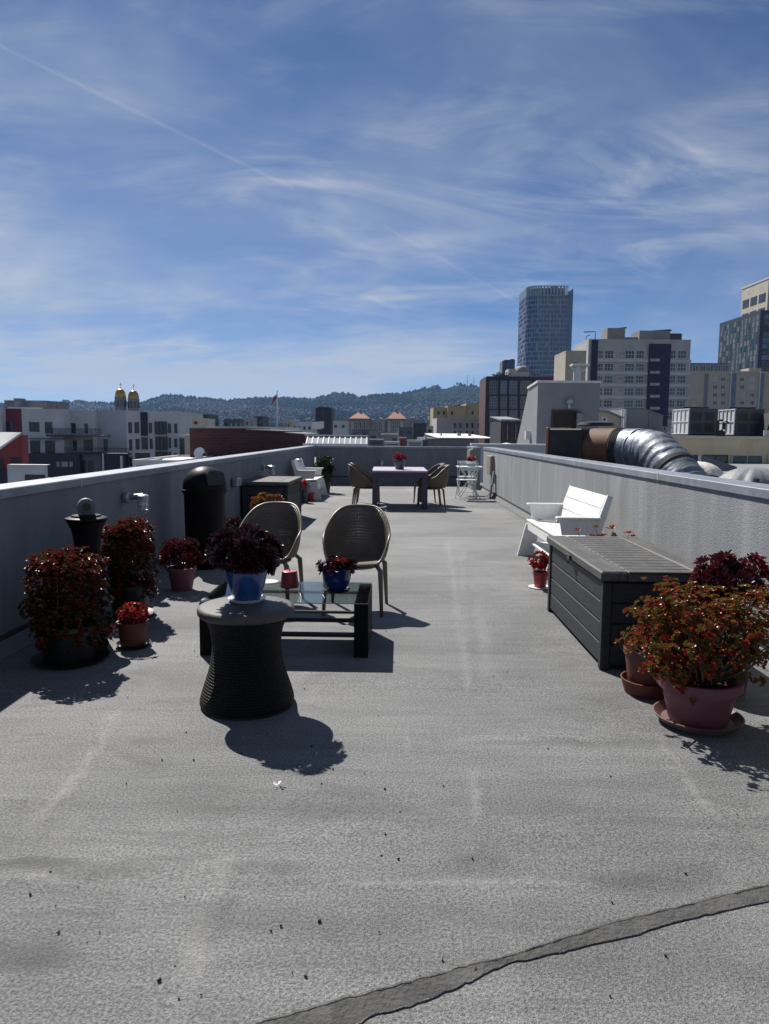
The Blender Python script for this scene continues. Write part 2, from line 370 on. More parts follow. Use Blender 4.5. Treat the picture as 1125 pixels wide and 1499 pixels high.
# ------------------------------------------------------------------ roof floor: one sheet with membrane ridges and ripples
import numpy as np
def floor_mat():
    m = bpy.data.materials.new('grey roof membrane'); m.use_nodes = True
    t = NT(m.node_tree); b = t.n['Principled BSDF']
    co = t.new('ShaderNodeTexCoord').outputs['Object']
    big = t.noise(t.mapping(co, (.55, .9, 1)), .9, 5, .6, .4)
    c = t.ramp(big, [(.30, (.098, .101, .102)), (.50, (.148, .151, .151)), (.70, (.205, .208, .206))])
    streak = t.noise(t.mapping(co, (.5, 5.0, 1), (0, 0, R(2))), 2.0, 8, .68, .6)       # roller marks across the roof
    c = t.mix(.5, c, t.ramp(streak, [(.30, .32), (.5, .5), (.70, .66)]), 'OVERLAY')
    fine = t.noise(co, 95, 3, .8)
    c = t.mix(.9, c, t.ramp(fine, [(.36, .16), (.5, .5), (.64, .84)]), 'OVERLAY')
    sm = t.noise(t.mapping(co, (.7, 2.2, 1), (0, 0, R(6)), (4, 8, 0)), 1.6, 7, .7, 1.3)  # soot and mildew smudges
    c = t.mix(t.math('MULTIPLY', t.ramp(sm, [(.55, 0.0), (.74, 1.0)]), .62), c, (.052, .052, .051))
    wt = t.noise(t.mapping(co, (1.2, .35, 1), (0, 0, R(-4)), (1, 3, 0)), 1.3, 6, .65, .8)    # paler worn lanes
    c = t.mix(t.math('MULTIPLY', t.ramp(wt, [(.56, 0.0), (.72, 1.0)]), .35), c, (.27, .268, .26))
    # worn membrane laps (paler) and ponding stains (darker), each with its own ragged shape
    xyz = t.new('ShaderNodeSeparateXYZ'); t.link(co, xyz.inputs[0])
    w1 = t.math('MULTIPLY', t.math('SUBTRACT', t.noise(co, 3.2, 5, .6), .5), .16); w2 = t.math('MULTIPLY', t.math('SUBTRACT', t.noise(t.mapping(co, (1, 1, 1), (0, 0, 0), (7, 3, 0)), 11, 4, .65), .5), .055)
    wob = t.math('ADD', w1, w2); brk = t.ramp(t.noise(co, 4.5, 5, .7), [(.30, .25), (.62, 1.0)])
    px_ = t.math('ADD', xyz.outputs[0], wob); py_ = t.math('ADD', xyz.outputs[1], wob)
    def line(p, q, wd):
        A, B = G(*p), G(*q); d = (B-A).to_2d(); L = d.length; u = d/L; 
        rx = t.math('SUBTRACT', px_, A.x); ry = t.math('SUBTRACT', py_, A.y)
        al = t.math('MULTIPLY_ADD', rx, u.x, t.math('MULTIPLY', ry, u.y)); ac = t.math('ABSOLUTE', t.math('MULTIPLY_ADD', rx, -u.y, t.math('MULTIPLY', ry, u.x)))
        f = t.math('SUBTRACT', 1.0, t.math('DIVIDE', ac, wd), clamp=True)
        e = t.math('MULTIPLY', t.math('MINIMUM', al, t.math('SUBTRACT', L, al)), 5.0, clamp=True)
        return t.math('MULTIPLY', f, e)
    acc = None
    for p, q, wd, am in (((336, 1240), (318, 1320), .05, .8), ((318, 1322), (240, 1530), .055, 1.0), ((185, 1030), (52, 1215), .035, .6), ((-30, 1287), (430, 1292), .035, .55), ((430, 1291), (900, 1297), .03, .6),
                         ((690, 1125), (705, 1215), .025, .7), ((655, 790), (684, 1015), .05, .4), ((958, 1070), (1064, 1222), .03, .5), ((588, 1060), (602, 1114), .02, .5), ((770, 1077), (905, 1083), .02, .5), ((210, 1270), (175, 1380), .03, .35), ((700, 870), (712, 1000), .06, .3)):
        f = t.math('MULTIPLY', line(p, q, wd), am); acc = f if acc is None else t.math('MAXIMUM', acc, f)
    c = t.mix(t.math('MULTIPLY', t.math('MULTIPLY', acc, brk), .62), c, (.33, .328, .318))
    acc = None
    for (cx, cy), rx_, ry_, am in (((40, 1266), .26, .035, 1), ((130, 1272), .2, .045, .9), ((380, 1271), .13, .05, .9), ((35, 1398), .16, .06, .9), ((640, 1350), .55, .10, .5), ((215, 1083), .16, .05, .5), ((850, 1088), .42, .045, .7), ((705, 955), .35, .04, .6),
                                   ((940, 1290), .18, .05, .7), ((1010, 1270), .12, .06, .6), ((690, 1265), .09, .07, .6), ((310, 1352), .05, .10, .6), ((820, 1180), .4, .06, .4), ((520, 1190), .3, .07, .4), ((300, 1180), .22, .08, .4), ((900, 1400), .5, .09, .4), ((800, 840), .4, .05, .4), ((1000, 1420), .4, .10, .4)):
        g_ = G(cx, cy); f = t.math('POWER', t.math('DIVIDE', t.math('SUBTRACT', px_, g_.x), rx_), 2.0); f = t.math('ADD', f, t.math('POWER', t.math('DIVIDE', t.math('SUBTRACT', py_, g_.y), ry_), 2.0))
        f = t.math('MULTIPLY', t.math('SUBTRACT', 1.0, t.math('MULTIPLY', f, .5), clamp=True), am); acc = f if acc is None else t.math('MAXIMUM', acc, f)
    c = t.mix(t.math('MULTIPLY', t.math('MULTIPLY', acc, brk), .85), c, (.050, .051, .051))
    edge = t.math('MAXIMUM', t.math('SUBTRACT', 1.0, t.math('DIVIDE', t.math('ABSOLUTE', t.math('SUBTRACT', px_, 2.46)), .20), clamp=True), t.math('SUBTRACT', 1.0, t.math('DIVIDE', t.math('ABSOLUTE', t.math('SUBTRACT', py_, 21.2)), .5), clamp=True))
    c = t.mix(t.math('MULTIPLY', t.math('MULTIPLY', edge, brk), .6), c, (.075, .072, .066))      # dirt gathered along the wall feet
    sp = t.ramp(t.noise(co, 23, 2, .5), [(.72, 0.0), (.79, 1.0)])
    c = t.mix(t.math('MULTIPLY', sp, .6), c, (.045, .045, .044))
    t.link(c, b.inputs['Base Color']); b.inputs['Roughness'].default_value = .72; b.inputs['Specular IOR Level'].default_value = .5
    bn = t.new('ShaderNodeBump'); bn.inputs['Strength'].default_value = .7; bn.inputs['Distance'].default_value = .009
    t.link(t.math('ADD', fine, t.math('MULTIPLY', t.noise(co, 190, 2, .6), .6)), bn.inputs['Height'])
    t.link(bn.outputs[0], b.inputs['Normal'])
    return m
M['floor'] = floor_mat()
M['seam'] = mat('worn seam of bare deck', (.062, .061, .058), .9, .35, 6, bump=.9, bscale=60, bdist=.015, dirt=(.125, .122, .115), dscale=7, dlo=.5, dhi=.8)

def seg_dist(X, Y, a, b):
    ax, ay = a.x, a.y; dx, dy = b.x-ax, b.y-ay; L2 = dx*dx+dy*dy
    tt = np.clip(((X-ax)*dx + (Y-ay)*dy)/L2, 0, 1)
    return np.hypot(X-(ax+tt*dx), Y-(ay+tt*dy)), tt
def make_floor():
    xs = np.arange(-3.2, 3.3, .03)
    ys = np.concatenate([np.arange(-1.0, 1.4, .2), np.arange(1.4, 6.5, .03), np.arange(6.5, 12, .12), np.arange(12, 22.6, .4)])
    X, Y = np.meshgrid(xs, ys); Z = np.zeros_like(X)
    def ridge(p, q, wd, h, wob=.02):
        a, b = G(*p), G(*q)
        d, tt = seg_dist(X + wob*np.sin(Y*5.1+X*3), Y + wob*np.sin(X*4.3+1), a, b)
        Z[...] += h*np.exp(-(d/wd)**2)*np.clip(np.minimum(tt, 1-tt)*8, 0.15, 1)
    ridge((318,1330), (236,1520), .018, .013); ridge((335,1262), (312,1345), .03, .010); ridge((180,1030), (60,1210), .03, .005)
    ridge((-20,1282), (420,1286), .03, .009); ridge((420,1288), (1000,1296), .025, .006)
    ridge((690,1120), (706,1215), .018, .006); ridge((770,1077), (905,1083), .03, .010)
    ridge((690,1010), (680,800), .03, .004); ridge((965,1080), (1060,1220), .03, .006); ridge((570,1075), (600,1110), .02, .004)
    rng = np.random.RandomState(3)
    for _ in range(70):                                   # gentle blisters
        cx, cy = rng.uniform(-2.4, 2.4), rng.uniform(1.5, 9); r = rng.uniform(.08, .35)
        Z += rng.uniform(-.004, .005)*np.exp(-(((X-cx)/(r*1.7))**2 + ((Y-cy)/r)**2))
    for pa, pb in (((330, 1512), (600, 1455)), ((600, 1455), (800, 1392)), ((800, 1392), (1150, 1303))):
        d, tt = seg_dist(X, Y, G(*pa), G(*pb)); Z *= np.clip((d-.09)/.15, 0, 1)
    ny, nx = X.shape
    v = np.stack([X, Y, Z], -1).reshape(-1, 3)
    i = np.arange(nx*ny).reshape(ny, nx)
    f = np.stack([i[:-1,:-1], i[:-1,1:], i[1:,1:], i[1:,:-1]], -1).reshape(-1, 4)
    me = bpy.data.meshes.new('roof_floor'); me.from_pydata(v.tolist(), [], f.tolist()); me.materials.append(M['floor'])
    me.polygons.foreach_set('use_smooth', [True]*len(f)); me.update()
    o = bpy.data.objects.new('roof_floor', me); COL.objects.link(o); struct(o)
make_floor()
# the diagonal seam with its curling membrane edges
def seam():
    up = [(330,1512),(420,1487),(500,1464),(560,1450),(640,1427),(700,1411),(740,1402),(820,1377),(900,1351),(990,1330),(1060,1312),(1140,1294)]
    lo = [(505,1512),(540,1490),(600,1473),(660,1450),(700,1432),(740,1412),(790,1401),(840,1390),(920,1372),(1000,1348),(1060,1333),(1150,1313)]
    def fine(pts):
        g = [G(*p) for p in pts]; o = []
        for a, b in zip(g, g[1:]):
            for k in range(6):
                t = k/6; q = a.lerp(b, t); q.y += random.uniform(-.004, .004); o.append(q)
        return o + [g[-1]]
    U, L = fine(up), fine(lo)
    mb = MB()
    for a, b in zip(U, L): mb.v += [Vector((a.x, a.y, .005)), Vector((b.x, b.y, .005))]
    for k in range(len(U)-1): mb.face((2*k, 2*k+1, 2*k+3, 2*k+2))
    struct(mb.build('floor_seam', M['seam']))
    e = MB()
    e.tube([Vector((p.x, p.y, .004)) for p in U], [random.uniform(.001, .003) for _ in U], 8)
    e.tube([Vector((p.x, p.y, .003)) for p in L], [random.uniform(.0012, .0025) for _ in L], 8)
    struct(e.build('membrane_edge', M['floor'], smooth='all'))
    g_ = MB()
    for i in range(len(U)-1):
        a, b = U[i], U[i+1]; w_ = random.uniform(.0008, .004); n = Vector((b.y-a.y, a.x-b.x, 0)).normalized()*w_; o = len(g_.v)
        g_.v += [Vector((a.x, a.y, .009)), Vector((b.x, b.y, .009)), Vector((b.x, b.y, .009))+n, Vector((a.x, a.y, .009))+n]; g_.face((o, o+1, o+2, o+3))
    struct(g_.build('floor_crack', M['flash_edge']))
seam()
# grit, leaves and crumbs blown over the membrane: nobody could count them
mb = MB()
for k in range(90):
    px, py = random.uniform(40, 1080), 780 + 700*random.random()
    g = G(px, py, .004)
    if not -2.1 < g.x < 2.3: continue
    s_ = random.uniform(.0015, .0045)*(1.4 if random.random() < .10 else 1)
    Mx = Matrix.Translation(g) @ Matrix.Rotation(random.random()*6, 4, 'Z') @ Matrix.Rotation(random.random(), 4, 'X')
    mb.box(-s_, s_, -s_*.6, s_*.6, -.002, s_*.8, 0, Mx)
tag(mb.build('grit', mat('dark crumbs', (.02, .018, .015), .9)), 'dark crumbs and bits of dry leaf scattered over the grey roof', 'debris', kind='stuff')
mb = MB(); g = G(408, 1148, .012)
for a in range(5):
    t = a*1.25; mb.face([len(mb.v)+i for i in range(3)]); mb.v += [g, g+Vector((.03*math.cos(t), .018*math.sin(t), .008)), g+Vector((.026*math.cos(t+.6), .016*math.sin(t+.6), .002))]
tag(mb.build('paper_scrap', M['ceramic']), 'small torn white scrap lying on the bare roof in front of the drum table', 'scrap')

# ------------------------------------------------------------------ parapets
def parapet(label, A, B, h, th, wallm, joints, flash=.10, foot=.07, down=14.0):
    A, B = Vector((*A, 0)), Vector((*B, 0)); d = B-A; L = d.length; rz = math.atan2(d.y, d.x)
    t = thing('parapet_wall', label, 'wall', A, rz)
    MB().box(0, L, .004, th-.01, -.3, h-.07).build('wall_face', wallm, t)
    e = [0] + sorted(joints) + [L]
    for a, b in zip(e, e[1:]):
        c = MB().bevbox(a+.002, b-.002, -.014, th+.01, h-.068, h, .006)
        c.build('coping', M['coping'], t)
    for j in joints:
        MB().box(j-.005, j+.005, -.0165, th+.0125, h-.0695, h+.0022).build('coping_joint', M['sealant'], t)
    MB().prism([(.002, -.02), (-foot, -.02), (-foot, .012), (-.012, flash), (.002, flash)], 'x', .01, L-.01).build('base_flashing', M['flash'], t)
    MB().box(.01, L-.01, -.013, .002, flash+.002, flash+.035).build('flashing_edge', M['flash_edge'], t)
    return t
WL0, WL1 = (-2.66, 1.0), (-2.03, 21.35)
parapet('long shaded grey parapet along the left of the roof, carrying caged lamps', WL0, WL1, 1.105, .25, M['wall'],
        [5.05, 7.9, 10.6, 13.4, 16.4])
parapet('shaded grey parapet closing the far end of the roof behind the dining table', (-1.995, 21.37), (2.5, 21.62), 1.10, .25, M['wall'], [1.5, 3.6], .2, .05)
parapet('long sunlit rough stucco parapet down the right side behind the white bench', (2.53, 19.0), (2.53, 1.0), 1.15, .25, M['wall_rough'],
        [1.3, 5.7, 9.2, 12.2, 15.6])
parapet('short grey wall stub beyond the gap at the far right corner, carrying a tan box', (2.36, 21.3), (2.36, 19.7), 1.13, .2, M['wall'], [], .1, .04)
# the building under the roof
o = MB().box(-2.9, 2.8, -3, 21.9, -14, -.06).build('building_below', M['wall']); struct(o)

# ------------------------------------------------------------------ caged bulkhead lamps
def cage_lamp(label, loc, rz, group):
    t = thing('wall_lamp', label, 'lamp', loc, rz, group)      # local -y points away from the wall
    MB().lathe([(.055, 0), (.055, .03), (.04, .045)], 20, M=Matrix.Rotation(R(90), 4, 'X')).build('back_plate', M['grey_metal'], t, smooth=True)
    MB().tube([(0, -.03, 0), (0, -.10, .012), (0, -.17, .012)], [.028, .026, .034], 12).lathe([(.055, -.012), (.055, .02), (.04, .032), (.0, .035)], 20, (0, -.17, 0), cap=(True, False)).build('arm', M['grey_metal'], t, smooth=True)
    MB().lathe([(.038, -.012), (.042, -.06), (.036, -.10), (.015, -.118), (0.0, -.12)], 16, (0, -.17, 0), cap=(False, False)).build('globe', M['lampglass'], t, smooth='all')
    c = MB()
    for k in range(8):
        a = k*math.pi/4; x, y = .05*math.cos(a), .05*math.sin(a)
        c.tube([(x, -.17+y, -.01), (x, -.17+y, -.12), (x*.4, -.17+y*.4, -.145)], .0035, 5)
    for z in (-.03, -.075, -.118):
        c.tube([(.05*math.cos(q*math.pi/8), -.17+.05*math.sin(q*math.pi/8), z) for q in range(17)], .0035, 5)
    c.build('cage', M['grey_metal'], t)
    return t
m = bpy.data.materials.new('frosted lamp glass'); m.use_nodes = True
b_ = m.node_tree.nodes['Principled BSDF']; b_.inputs['Base Color'].default_value = (.75, .77, .78, 1); b_.inputs['Roughness'].default_value = .25
M['lampglass'] = m
def wallx(y): return WL0[0] + (WL1[0]-WL0[0])*(y-WL0[1])/(WL1[1]-WL0[1])
LR = math.atan2(WL1[1]-WL0[1], WL1[0]-WL0[0])
grp = 'caged lamps along the left parapet'
for y, z, l in ((6.95, .865, 'caged wall lamp just left of the black dome-topped bin'),
                (9.85, .85, 'caged wall lamp above the left deck box, right of the black bin'),
                (13.6, .84, 'caged wall lamp on the left parapet just before the shaded white bench'),
                (16.95, .84, 'caged wall lamp above the shaded white bench, last before the corner')):
    cage_lamp(l, (wallx(y)+.022, y, z), LR, grp).name = 'wall_lamp'
cage_lamp('small caged lamp on the far end parapet above the dining table', (-.10, 21.46, .66), .055, grp)
t = thing('wall_box', 'small pale blue-grey wall box just above the left deck box', 'box', (wallx(11.3)+.02, 11.3, .72), LR)
MB().bevbox(-.12, .12, -.10, 0, -.07, .07, .02).build('case', M['grey_metal'], t); MB().box(-.10, .10, -.106, -.10, -.05, .05).build('cover', M['coping'], t)

# ------------------------------------------------------------------ plants
def rdir(zmin=-.3):
    while True:
        v = Vector((random.gauss(0,1), random.gauss(0,1), random.gauss(0,1))).normalized()
        if v.z > zmin: return v
def rosette(mb, c, n, size, k, tint, tvar=.12, wide=.62, open_=.55, cup=.22):
    n = n.normalized(); a = n.cross(Vector((.3, .2, 1))).normalized() if abs(n.z) < .98 else Vector((1, 0, 0)); b = n.cross(a)
    for i in range(k):
        t = i*2.399 + random.random()*.5; f = (i+.5)/k
        rad = a*math.cos(t) + b*math.sin(t)
        d = (rad*(open_ + .5*f) + n*(1.15-f)).normalized()
        s = d.cross(n).normalized() if d.cross(n).length > .05 else a
        L = size*(.55 + .45*f)*random.uniform(.85, 1.15)
        mb.leaf(c + rad*size*.08, d, s, L, L*wide, max(.001, min(1, tint + random.uniform(-tvar, tvar))), cup)
def bush_pts(n, rx, ry, rz, c, shell=.55, zmin=-.6, sq=1.0):
    """points through a lumpy rounded volume (sq < 1 squares it up)"""
    out = []
    for _ in range(n):
        d = rdir(-1)
        u = Vector([math.copysign(abs(q)**sq, q) for q in d])
        if u.z < zmin: u.z = zmin - random.random()*.1
        r = shell + (1-shell)*random.random()**.7
        q = 1 + .09*math.sin(d.x*6+1.3+n) + .08*math.sin(d.y*7+d.z*5) + .05*math.sin(d.z*11+d.x*8)
        out.append((Vector((u.x*rx*r*q, u.y*ry*r*q, u.z*rz*r*q)) + Vector(c), d))
    return out
def column_pts(n, per, spread, r, z0, z1):
    """a clipped column of foliage from z0 to z1, domed at the top, filled right through"""
    out = []
    for _ in range(n):
        t = random.random()**.85; a = random.random()*2*math.pi; q = random.random()**.45
        R_ = r*(1 + .10*math.sin(3*a+t*5) + .08*math.sin(5*a-t*9))*(.86 + .16*math.sin(min(1, t*1.15)*2.6))
        z = z0 + (z1-z0)*(t if t < .9 else .9 + (t-.9))
        z -= max(0, t-.75)*(q**2)*.55*(z1-z0)*.9
        p = Vector((R_*q*math.cos(a), R_*q*math.sin(a), z)); d = Vector((math.cos(a)*q, math.sin(a)*q, .25+max(0, t-.6)*2.5)).normalized()
        for k in range(random.randint(max(1, per-2), per+2)):
            o = rdir(-1)*spread*random.random()**.5; out.append((p+o, (d*.7+o.normalized()*.6+Vector((0, 0, .3))).normalized()))
    return out
def jade_pts(n, per, spread, *a, **k):
    """stalk tips, each with a tuft of rosettes stepping down its stalk"""
    out = []
    for p, d in bush_pts(n, *a, **k):
        p = p + Vector((d.x, d.y, abs(d.z)))*random.uniform(-.03, .05)
        for q in range(random.randint(max(1, per-2), per+2)):
            o = rdir(-1)*spread*random.random()**.5; o.z *= .7
            out.append((p + o - d*spread*.5*q/per, (d*.7 + o.normalized()*.6 + Vector((0, 0, .3))).normalized()))
    return out
def stems(mb, pts, root, n, r=.006):
    for p, d in random.sample(pts, min(n, len(pts))):
        q = Vector(root) + Vector((random.uniform(-.04, .04), random.uniform(-.04, .04), 0))
        mid = q.lerp(p, .5) + Vector((random.uniform(-.03, .03), random.uniform(-.03, .03), -.02))
        mb.tube([q, mid, p - d*.01], [r, r*.75, r*.4], 5, cap=False)
def pot_prof(rb, rt, h, rim=.02, rimw=.008, wall=.01):
    return [(0.001, 0), (rb, 0), (rb+(rt-rb)*(h-rim)/h, h-rim), (rt+rimw, h-rim+.001), (rt+rimw, h), (rt-wall, h), (rt-wall, h-rim-.02), (.001, h-rim-.02)]
def pot_parts(t, potm, rb, rt, h, rim=.03, rimw=.008, z0=0.0, saucer=None, sh=.03, prof=None):
    MB().lathe([(r, z+z0) for r, z in (prof or pot_prof(rb, rt, h, rim, rimw))], 40, cap=(False, False)).build('pot', potm, t, smooth=True)
    zr = (prof[-1][1] if prof else h-rim-.02)+z0
    MB().lathe([(rt*.9, zr+.001), (.001, zr+.012)], 24, cap=(False, False)).build('soil', M['soil'], t)
    if saucer:
        sr, sm_ = saucer
        MB().lathe([(.001, .001), (sr*.84, .001), (sr, sh), (sr-.008, sh+.001), (sr*.80, .012), (.001, .0125)], 40, cap=(False, False)).build('saucer', sm_, t, smooth=True)
    return zr
def plant(label, loc, potm, rb, rt, h, leafm, pts, size, k, tint, wide=.6, nst=14, root=None, cat='potted plant', name='potted_plant', group=None, tintz=0.0, open_=.55, sr=.006, **kw):
    t = thing(name, label, cat, loc, random.random()*.01, group)
    zr = pot_parts(t, potm, rb, rt, h, **kw)
    st = MB(); stems(st, pts, root or (0, 0, zr), nst, sr); st.build('stem', M['stem'], t)
    mb = MB(); zs = [p.z for p, d in pts]; z0, z1 = min(zs), max(zs)
    for p, d in pts:
        tt = tint(p, d) if callable(tint) else random.uniform(*tint) + tintz*((p.z-z0)/(z1-z0+1e-6)-.5)
        rosette(mb, p, (d + Vector((0, 0, .45))).normalized(), size*random.uniform(.75, 1.25), k, tt, wide=wide, open_=open_)
    mb.build('foliage', leafm, t)
    return t
random.seed(21)
def mixt(lo, hi, pr=.25): return lambda p, d: (random.uniform(.8, 1) if random.random() < pr else random.uniform(lo, hi))
# right foreground: the big jade bush in a dusty pink pot
bp = jade_pts(380, 6, .042, .40, .33, .245, (0.02, 0, .475), .40, -.97, .85)
bp = [(p, d) for p, d in bp if p.z > .24 or (p.x**2+p.y**2) < .16**2]
bp += [(Vector((-.30+random.uniform(-.05,.05), -.05+random.uniform(-.06,.06), z)), rdir(0)) for z in (.62,.66,.57,.50,.45,.36)] + [(Vector((-.36,.0,.42)), Vector((-1,0,.3))), (Vector((-.28,.10,.74)), Vector((-.3,0,1))), (Vector((-.17,-.18,.24)), Vector((-.5,-1,.2))), (Vector((-.12,-.2,.19)), Vector((-.3,-1,.1)))]
plant('big red and gold jade bush in a dusty pink pot on a wide saucer', (1.655, 3.743, 0), M['pink'], .145, .20, .235, M['jade'], bp, .022, 7,
      mixt(.20, .64, .22), .9, 150, (0, 0, .2), rim=.05, rimw=.012, z0=.013, saucer=(.225, M['saucer_p']), sh=.045, sr=.008)
# terracotta pot left of it
tp = bush_pts(190, .17, .14, .12, (.02, 0, .33), .4, -.5) + [(Vector((-.10+random.uniform(-.04,.04), -.06, .28+random.uniform(0,.05))), Vector((-.7,-.6,.6))) for _ in range(10)]
plant('terracotta pot of red and green jade in a deep saucer left of the pink pot', (1.55, 4.188, 0), M['terra'], .105, .14, .25, M['jade'], tp, .024, 8, mixt(.1, .5, .45), .8, 16,
      rim=.0301, rimw=.004, z0=.012, saucer=(.155, M['terra']), sh=.085)
# burgundy rosettes against the wall
bp = bush_pts(110, .23, .17, .17, (0.03, 0, .635), .7, -.3)
plant('dense burgundy aeonium rising behind the big jade bush, against the right parapet', (1.997, 4.249, 0), M['darkpot'], .14, .18, .30, M['burg'], bp, .062, 16, (.25, .8), .42, 26, rim=.04)
# small red plants past the far end of the deck box
bp = bush_pts(46, .115, .11, .10, (0, 0, .26), .4, -.2)
plant('bright red leafy plant in a red pot on a pale saucer beside the deck box', (1.529, 7.102, 0), M['red_pot'], .055, .075, .15, M['red_leaf'], bp, .042, 9, (.35, 1), .62, 14,
      rim=.02, rimw=.004, z0=.012, saucer=(.115, M['ceramic']), sh=.014)
bp = bush_pts(16, .07, .07, .07, (0, 0, .20), .4, 0)
plant('small dull red pot almost hidden behind the far corner of the right deck box', (1.584, 6.697, 0), M['candle'], .05, .065, .15, M['red_leaf'], bp, .035, 8, (.1, .6), .6, 8, rim=.02)
bp = bush_pts(34, .20, .14, .10, (0, 0, .48), .5, 0) + [(Vector((x, 0, z)), Vector((0, 0, 1))) for x, z in ((-.22, .60), (-.05, .63), (.10, .62), (.26, .58), (.30, .54))]
plant('rust coloured jade on bare stalks between the white bench and deck box', (2.032, 6.839, 0), M['terra'], .11, .14, .24, M['jade'], bp, .05, 10, (.45, .85), .6, 30, rim=.03)

# left foreground group
bp = column_pts(450, 6, .042, .228, .06, .745)
def tA(p, d):
    r = random.random()
    if r < .12: return random.uniform(.28, .42)
    if p.z < .5 and r < .55: return random.uniform(.02, .2)
    return random.uniform(.55, 1)
plant('wide tall jade bush with red and yellow tips, front left in a black pot', (-2.045, 4.70, 0), M['darkpot'], .16, .19, .24, M['jade_dark'], bp, .025, 7, tA, .85, 60, rim=.03, z0=.012, saucer=(.24, M['darkpot']), sh=.03, sr=.008)
bp = column_pts(390, 6, .04, .185, .10, .80)
bp += [(Vector((random.uniform(.15, .24), random.uniform(-.10, .0), random.uniform(.16, .36))), Vector((.8, -.3, .6))) for _ in range(34)]
plant('tall column of orange-tipped jade just behind the front left bush', (-2.052, 5.857, 0), M['darkpot'], .13, .17, .26, M['jade_dark'], bp, .025, 7, tA, .85, 40, rim=.03, z0=.012, saucer=(.2, M['darkpot']))
bp = bush_pts(60, .105, .10, .085, (0, 0, .23), .4, -.2) + [(Vector((-.13, -.03, .10)), Vector((-.6, -.4, .8))), (Vector((-.15, .0, .12)), Vector((-.6, -.4, .8)))]
plant('small pot of scarlet jade at the foot of the two left bushes', (-1.745, 5.018, 0), M['terra'], .085, .10, .17, M['red_leaf'], bp, .036, 9, (.3, .95), .6, 14, rim=.03, z0=.012, saucer=(.12, M['darkpot']))
bp = bush_pts(80, .18, .16, .15, (0, 0, .33), .6, -.4)
plant('round dark red aeonium in a pink pot left of the black bin', (-1.911, 6.869, 0), M['pink'], .095, .13, .22, M['aeonium'], bp, .062, 14, mixt(.5, .9, .2), .42, 20, rim=.03)
bp = bush_pts(50, .10, .10, .13, (0, 0, .38), .5, -.5)
plant('small burgundy aeonium in a pink pot just right of the black bin', (-1.710, 8.437, 0), M['pink'], .075, .10, .20, M['aeonium'], bp, .05, 12, (.3, .9), .42, 16, rim=.03)
bp = bush_pts(260, .26, .19, .15, (0, 0, .45), .6, -.3)
plant('gold and rust jade in a terracotta pot in front of the left deck box', (-1.72, 10.75, 0), M['terra'], .15, .19, .28, M['jade'], bp, .034, 8, mixt(.28, .6, .2), .7, 20, rim=.03)
bp = bush_pts(34, .09, .09, .10, (0, 0, .40), .4, -.3)
plant('red flowering plant in a slim slate pot beside the shaded white bench', (-1.72, 15.65, 0), M['navy_glaze'], .07, .10, .26, M['rosered'], bp, .045, 9, (.4, 1), .6, 12, rim=.03)
t = thing('bucket', 'small bright red bucket at the foot of the shaded white bench', 'bucket', (-1.61, 15.95, 0))
MB().lathe([(.07, 0), (.09, .18), (.095, .18), (.095, .19), (.084, .19), (.066, .012), (.001, .012)], 24, cap=(True, False)).build('body', M['red_pot'], t, smooth=True)
MB().tube([(-.09, 0, .18), (-.06, -.07, .15), (0, -.10, .14), (.06, -.07, .15), (.09, 0, .18)], .004, 6).build('handle', M['blackm'], t)
bp = bush_pts(230, .26, .25, .33, (0, 0, .58), .45, -.8)
plant('bushy dark green shrub in a black pot in the far left corner', (-1.52, 18.3, 0), M['darkpot'], .15, .19, .28, M['green'], bp, .07, 9, (.0, .9), .5, 30, rim=.03, cat='shrub')

# ------------------------------------------------------------------ bin and pedestal
t = thing('rubbish_bin', 'tall black bin with a domed lid against the left parapet', 'bin', (-1.976, 8.083, 0))
MB().lathe([(.205, 0), (.215, .02), (.225, .80), (.232, .81), (.232, .83)], 48).build('body', M['black'], t, smooth=True)
MB().lathe([(.244, .832), (.247, .84), (.247, .862), (.238, .868), (.235, .90)] + [(.235*math.cos(a*math.pi/24), .90+.215*math.sin(a*math.pi/24)) for a in range(1, 12)] + [(.001, 1.115)], 48, cap=(True, False)).build('lid', M['black'], t, smooth=True)
MB().prism([(-.11, 0), (.11, 0), (.11, .13), (.07, .155), (-.07, .155), (-.11, .13)], 'y', -.006, .006, M=Matrix.Translation((.17, -.165, .92)) @ Matrix.Rotation(R(45), 4, 'Z') @ Matrix.Rotation(R(-18), 4, 'X')).build('flap', M['blackm'], t)
t = thing('pedestal', 'slim black flared pedestal rising behind the front left bush', 'pedestal', (-2.165, 5.321, 0))
MB().lathe([(.15, 0), (.15, .03), (.10, .10), (.088, .25), (.088, .62), (.095, .72), (.11, .79), (.135, .84)], 36).build('column', M['black'], t, smooth=True)
MB().lathe([(.135, .842), (.146, .85), (.146, .866), (.12, .874), (.105, .874), (.10, .886), (.06, .89)], 36).build('top_disc', M['black'], t, smooth=True)
t = thing('ashtray_head', 'grey metal drum-shaped head standing on the black pedestal', 'metal head', (-2.165, 5.321, .8905), R(25))
MB().lathe([(.052, -.05), (.058, -.046), (.058, .046), (.052, .05)], 28, M=Matrix.Translation((0, 0, .058)) @ Matrix.Rotation(R(90), 4, 'X')).build('drum', M['head_metal'], t, smooth=True)
MB().box(-.056, .056, -.045, .045, 0, .05).build('foot', M['head_metal'], t)
MB().lathe([(.03, 0), (.03, .006), (.0, .007)], 20, M=Matrix.Translation((0, -.0505, .058)) @ Matrix.Rotation(R(90), 4, 'X')).build('bolt', M['blackm'], t)

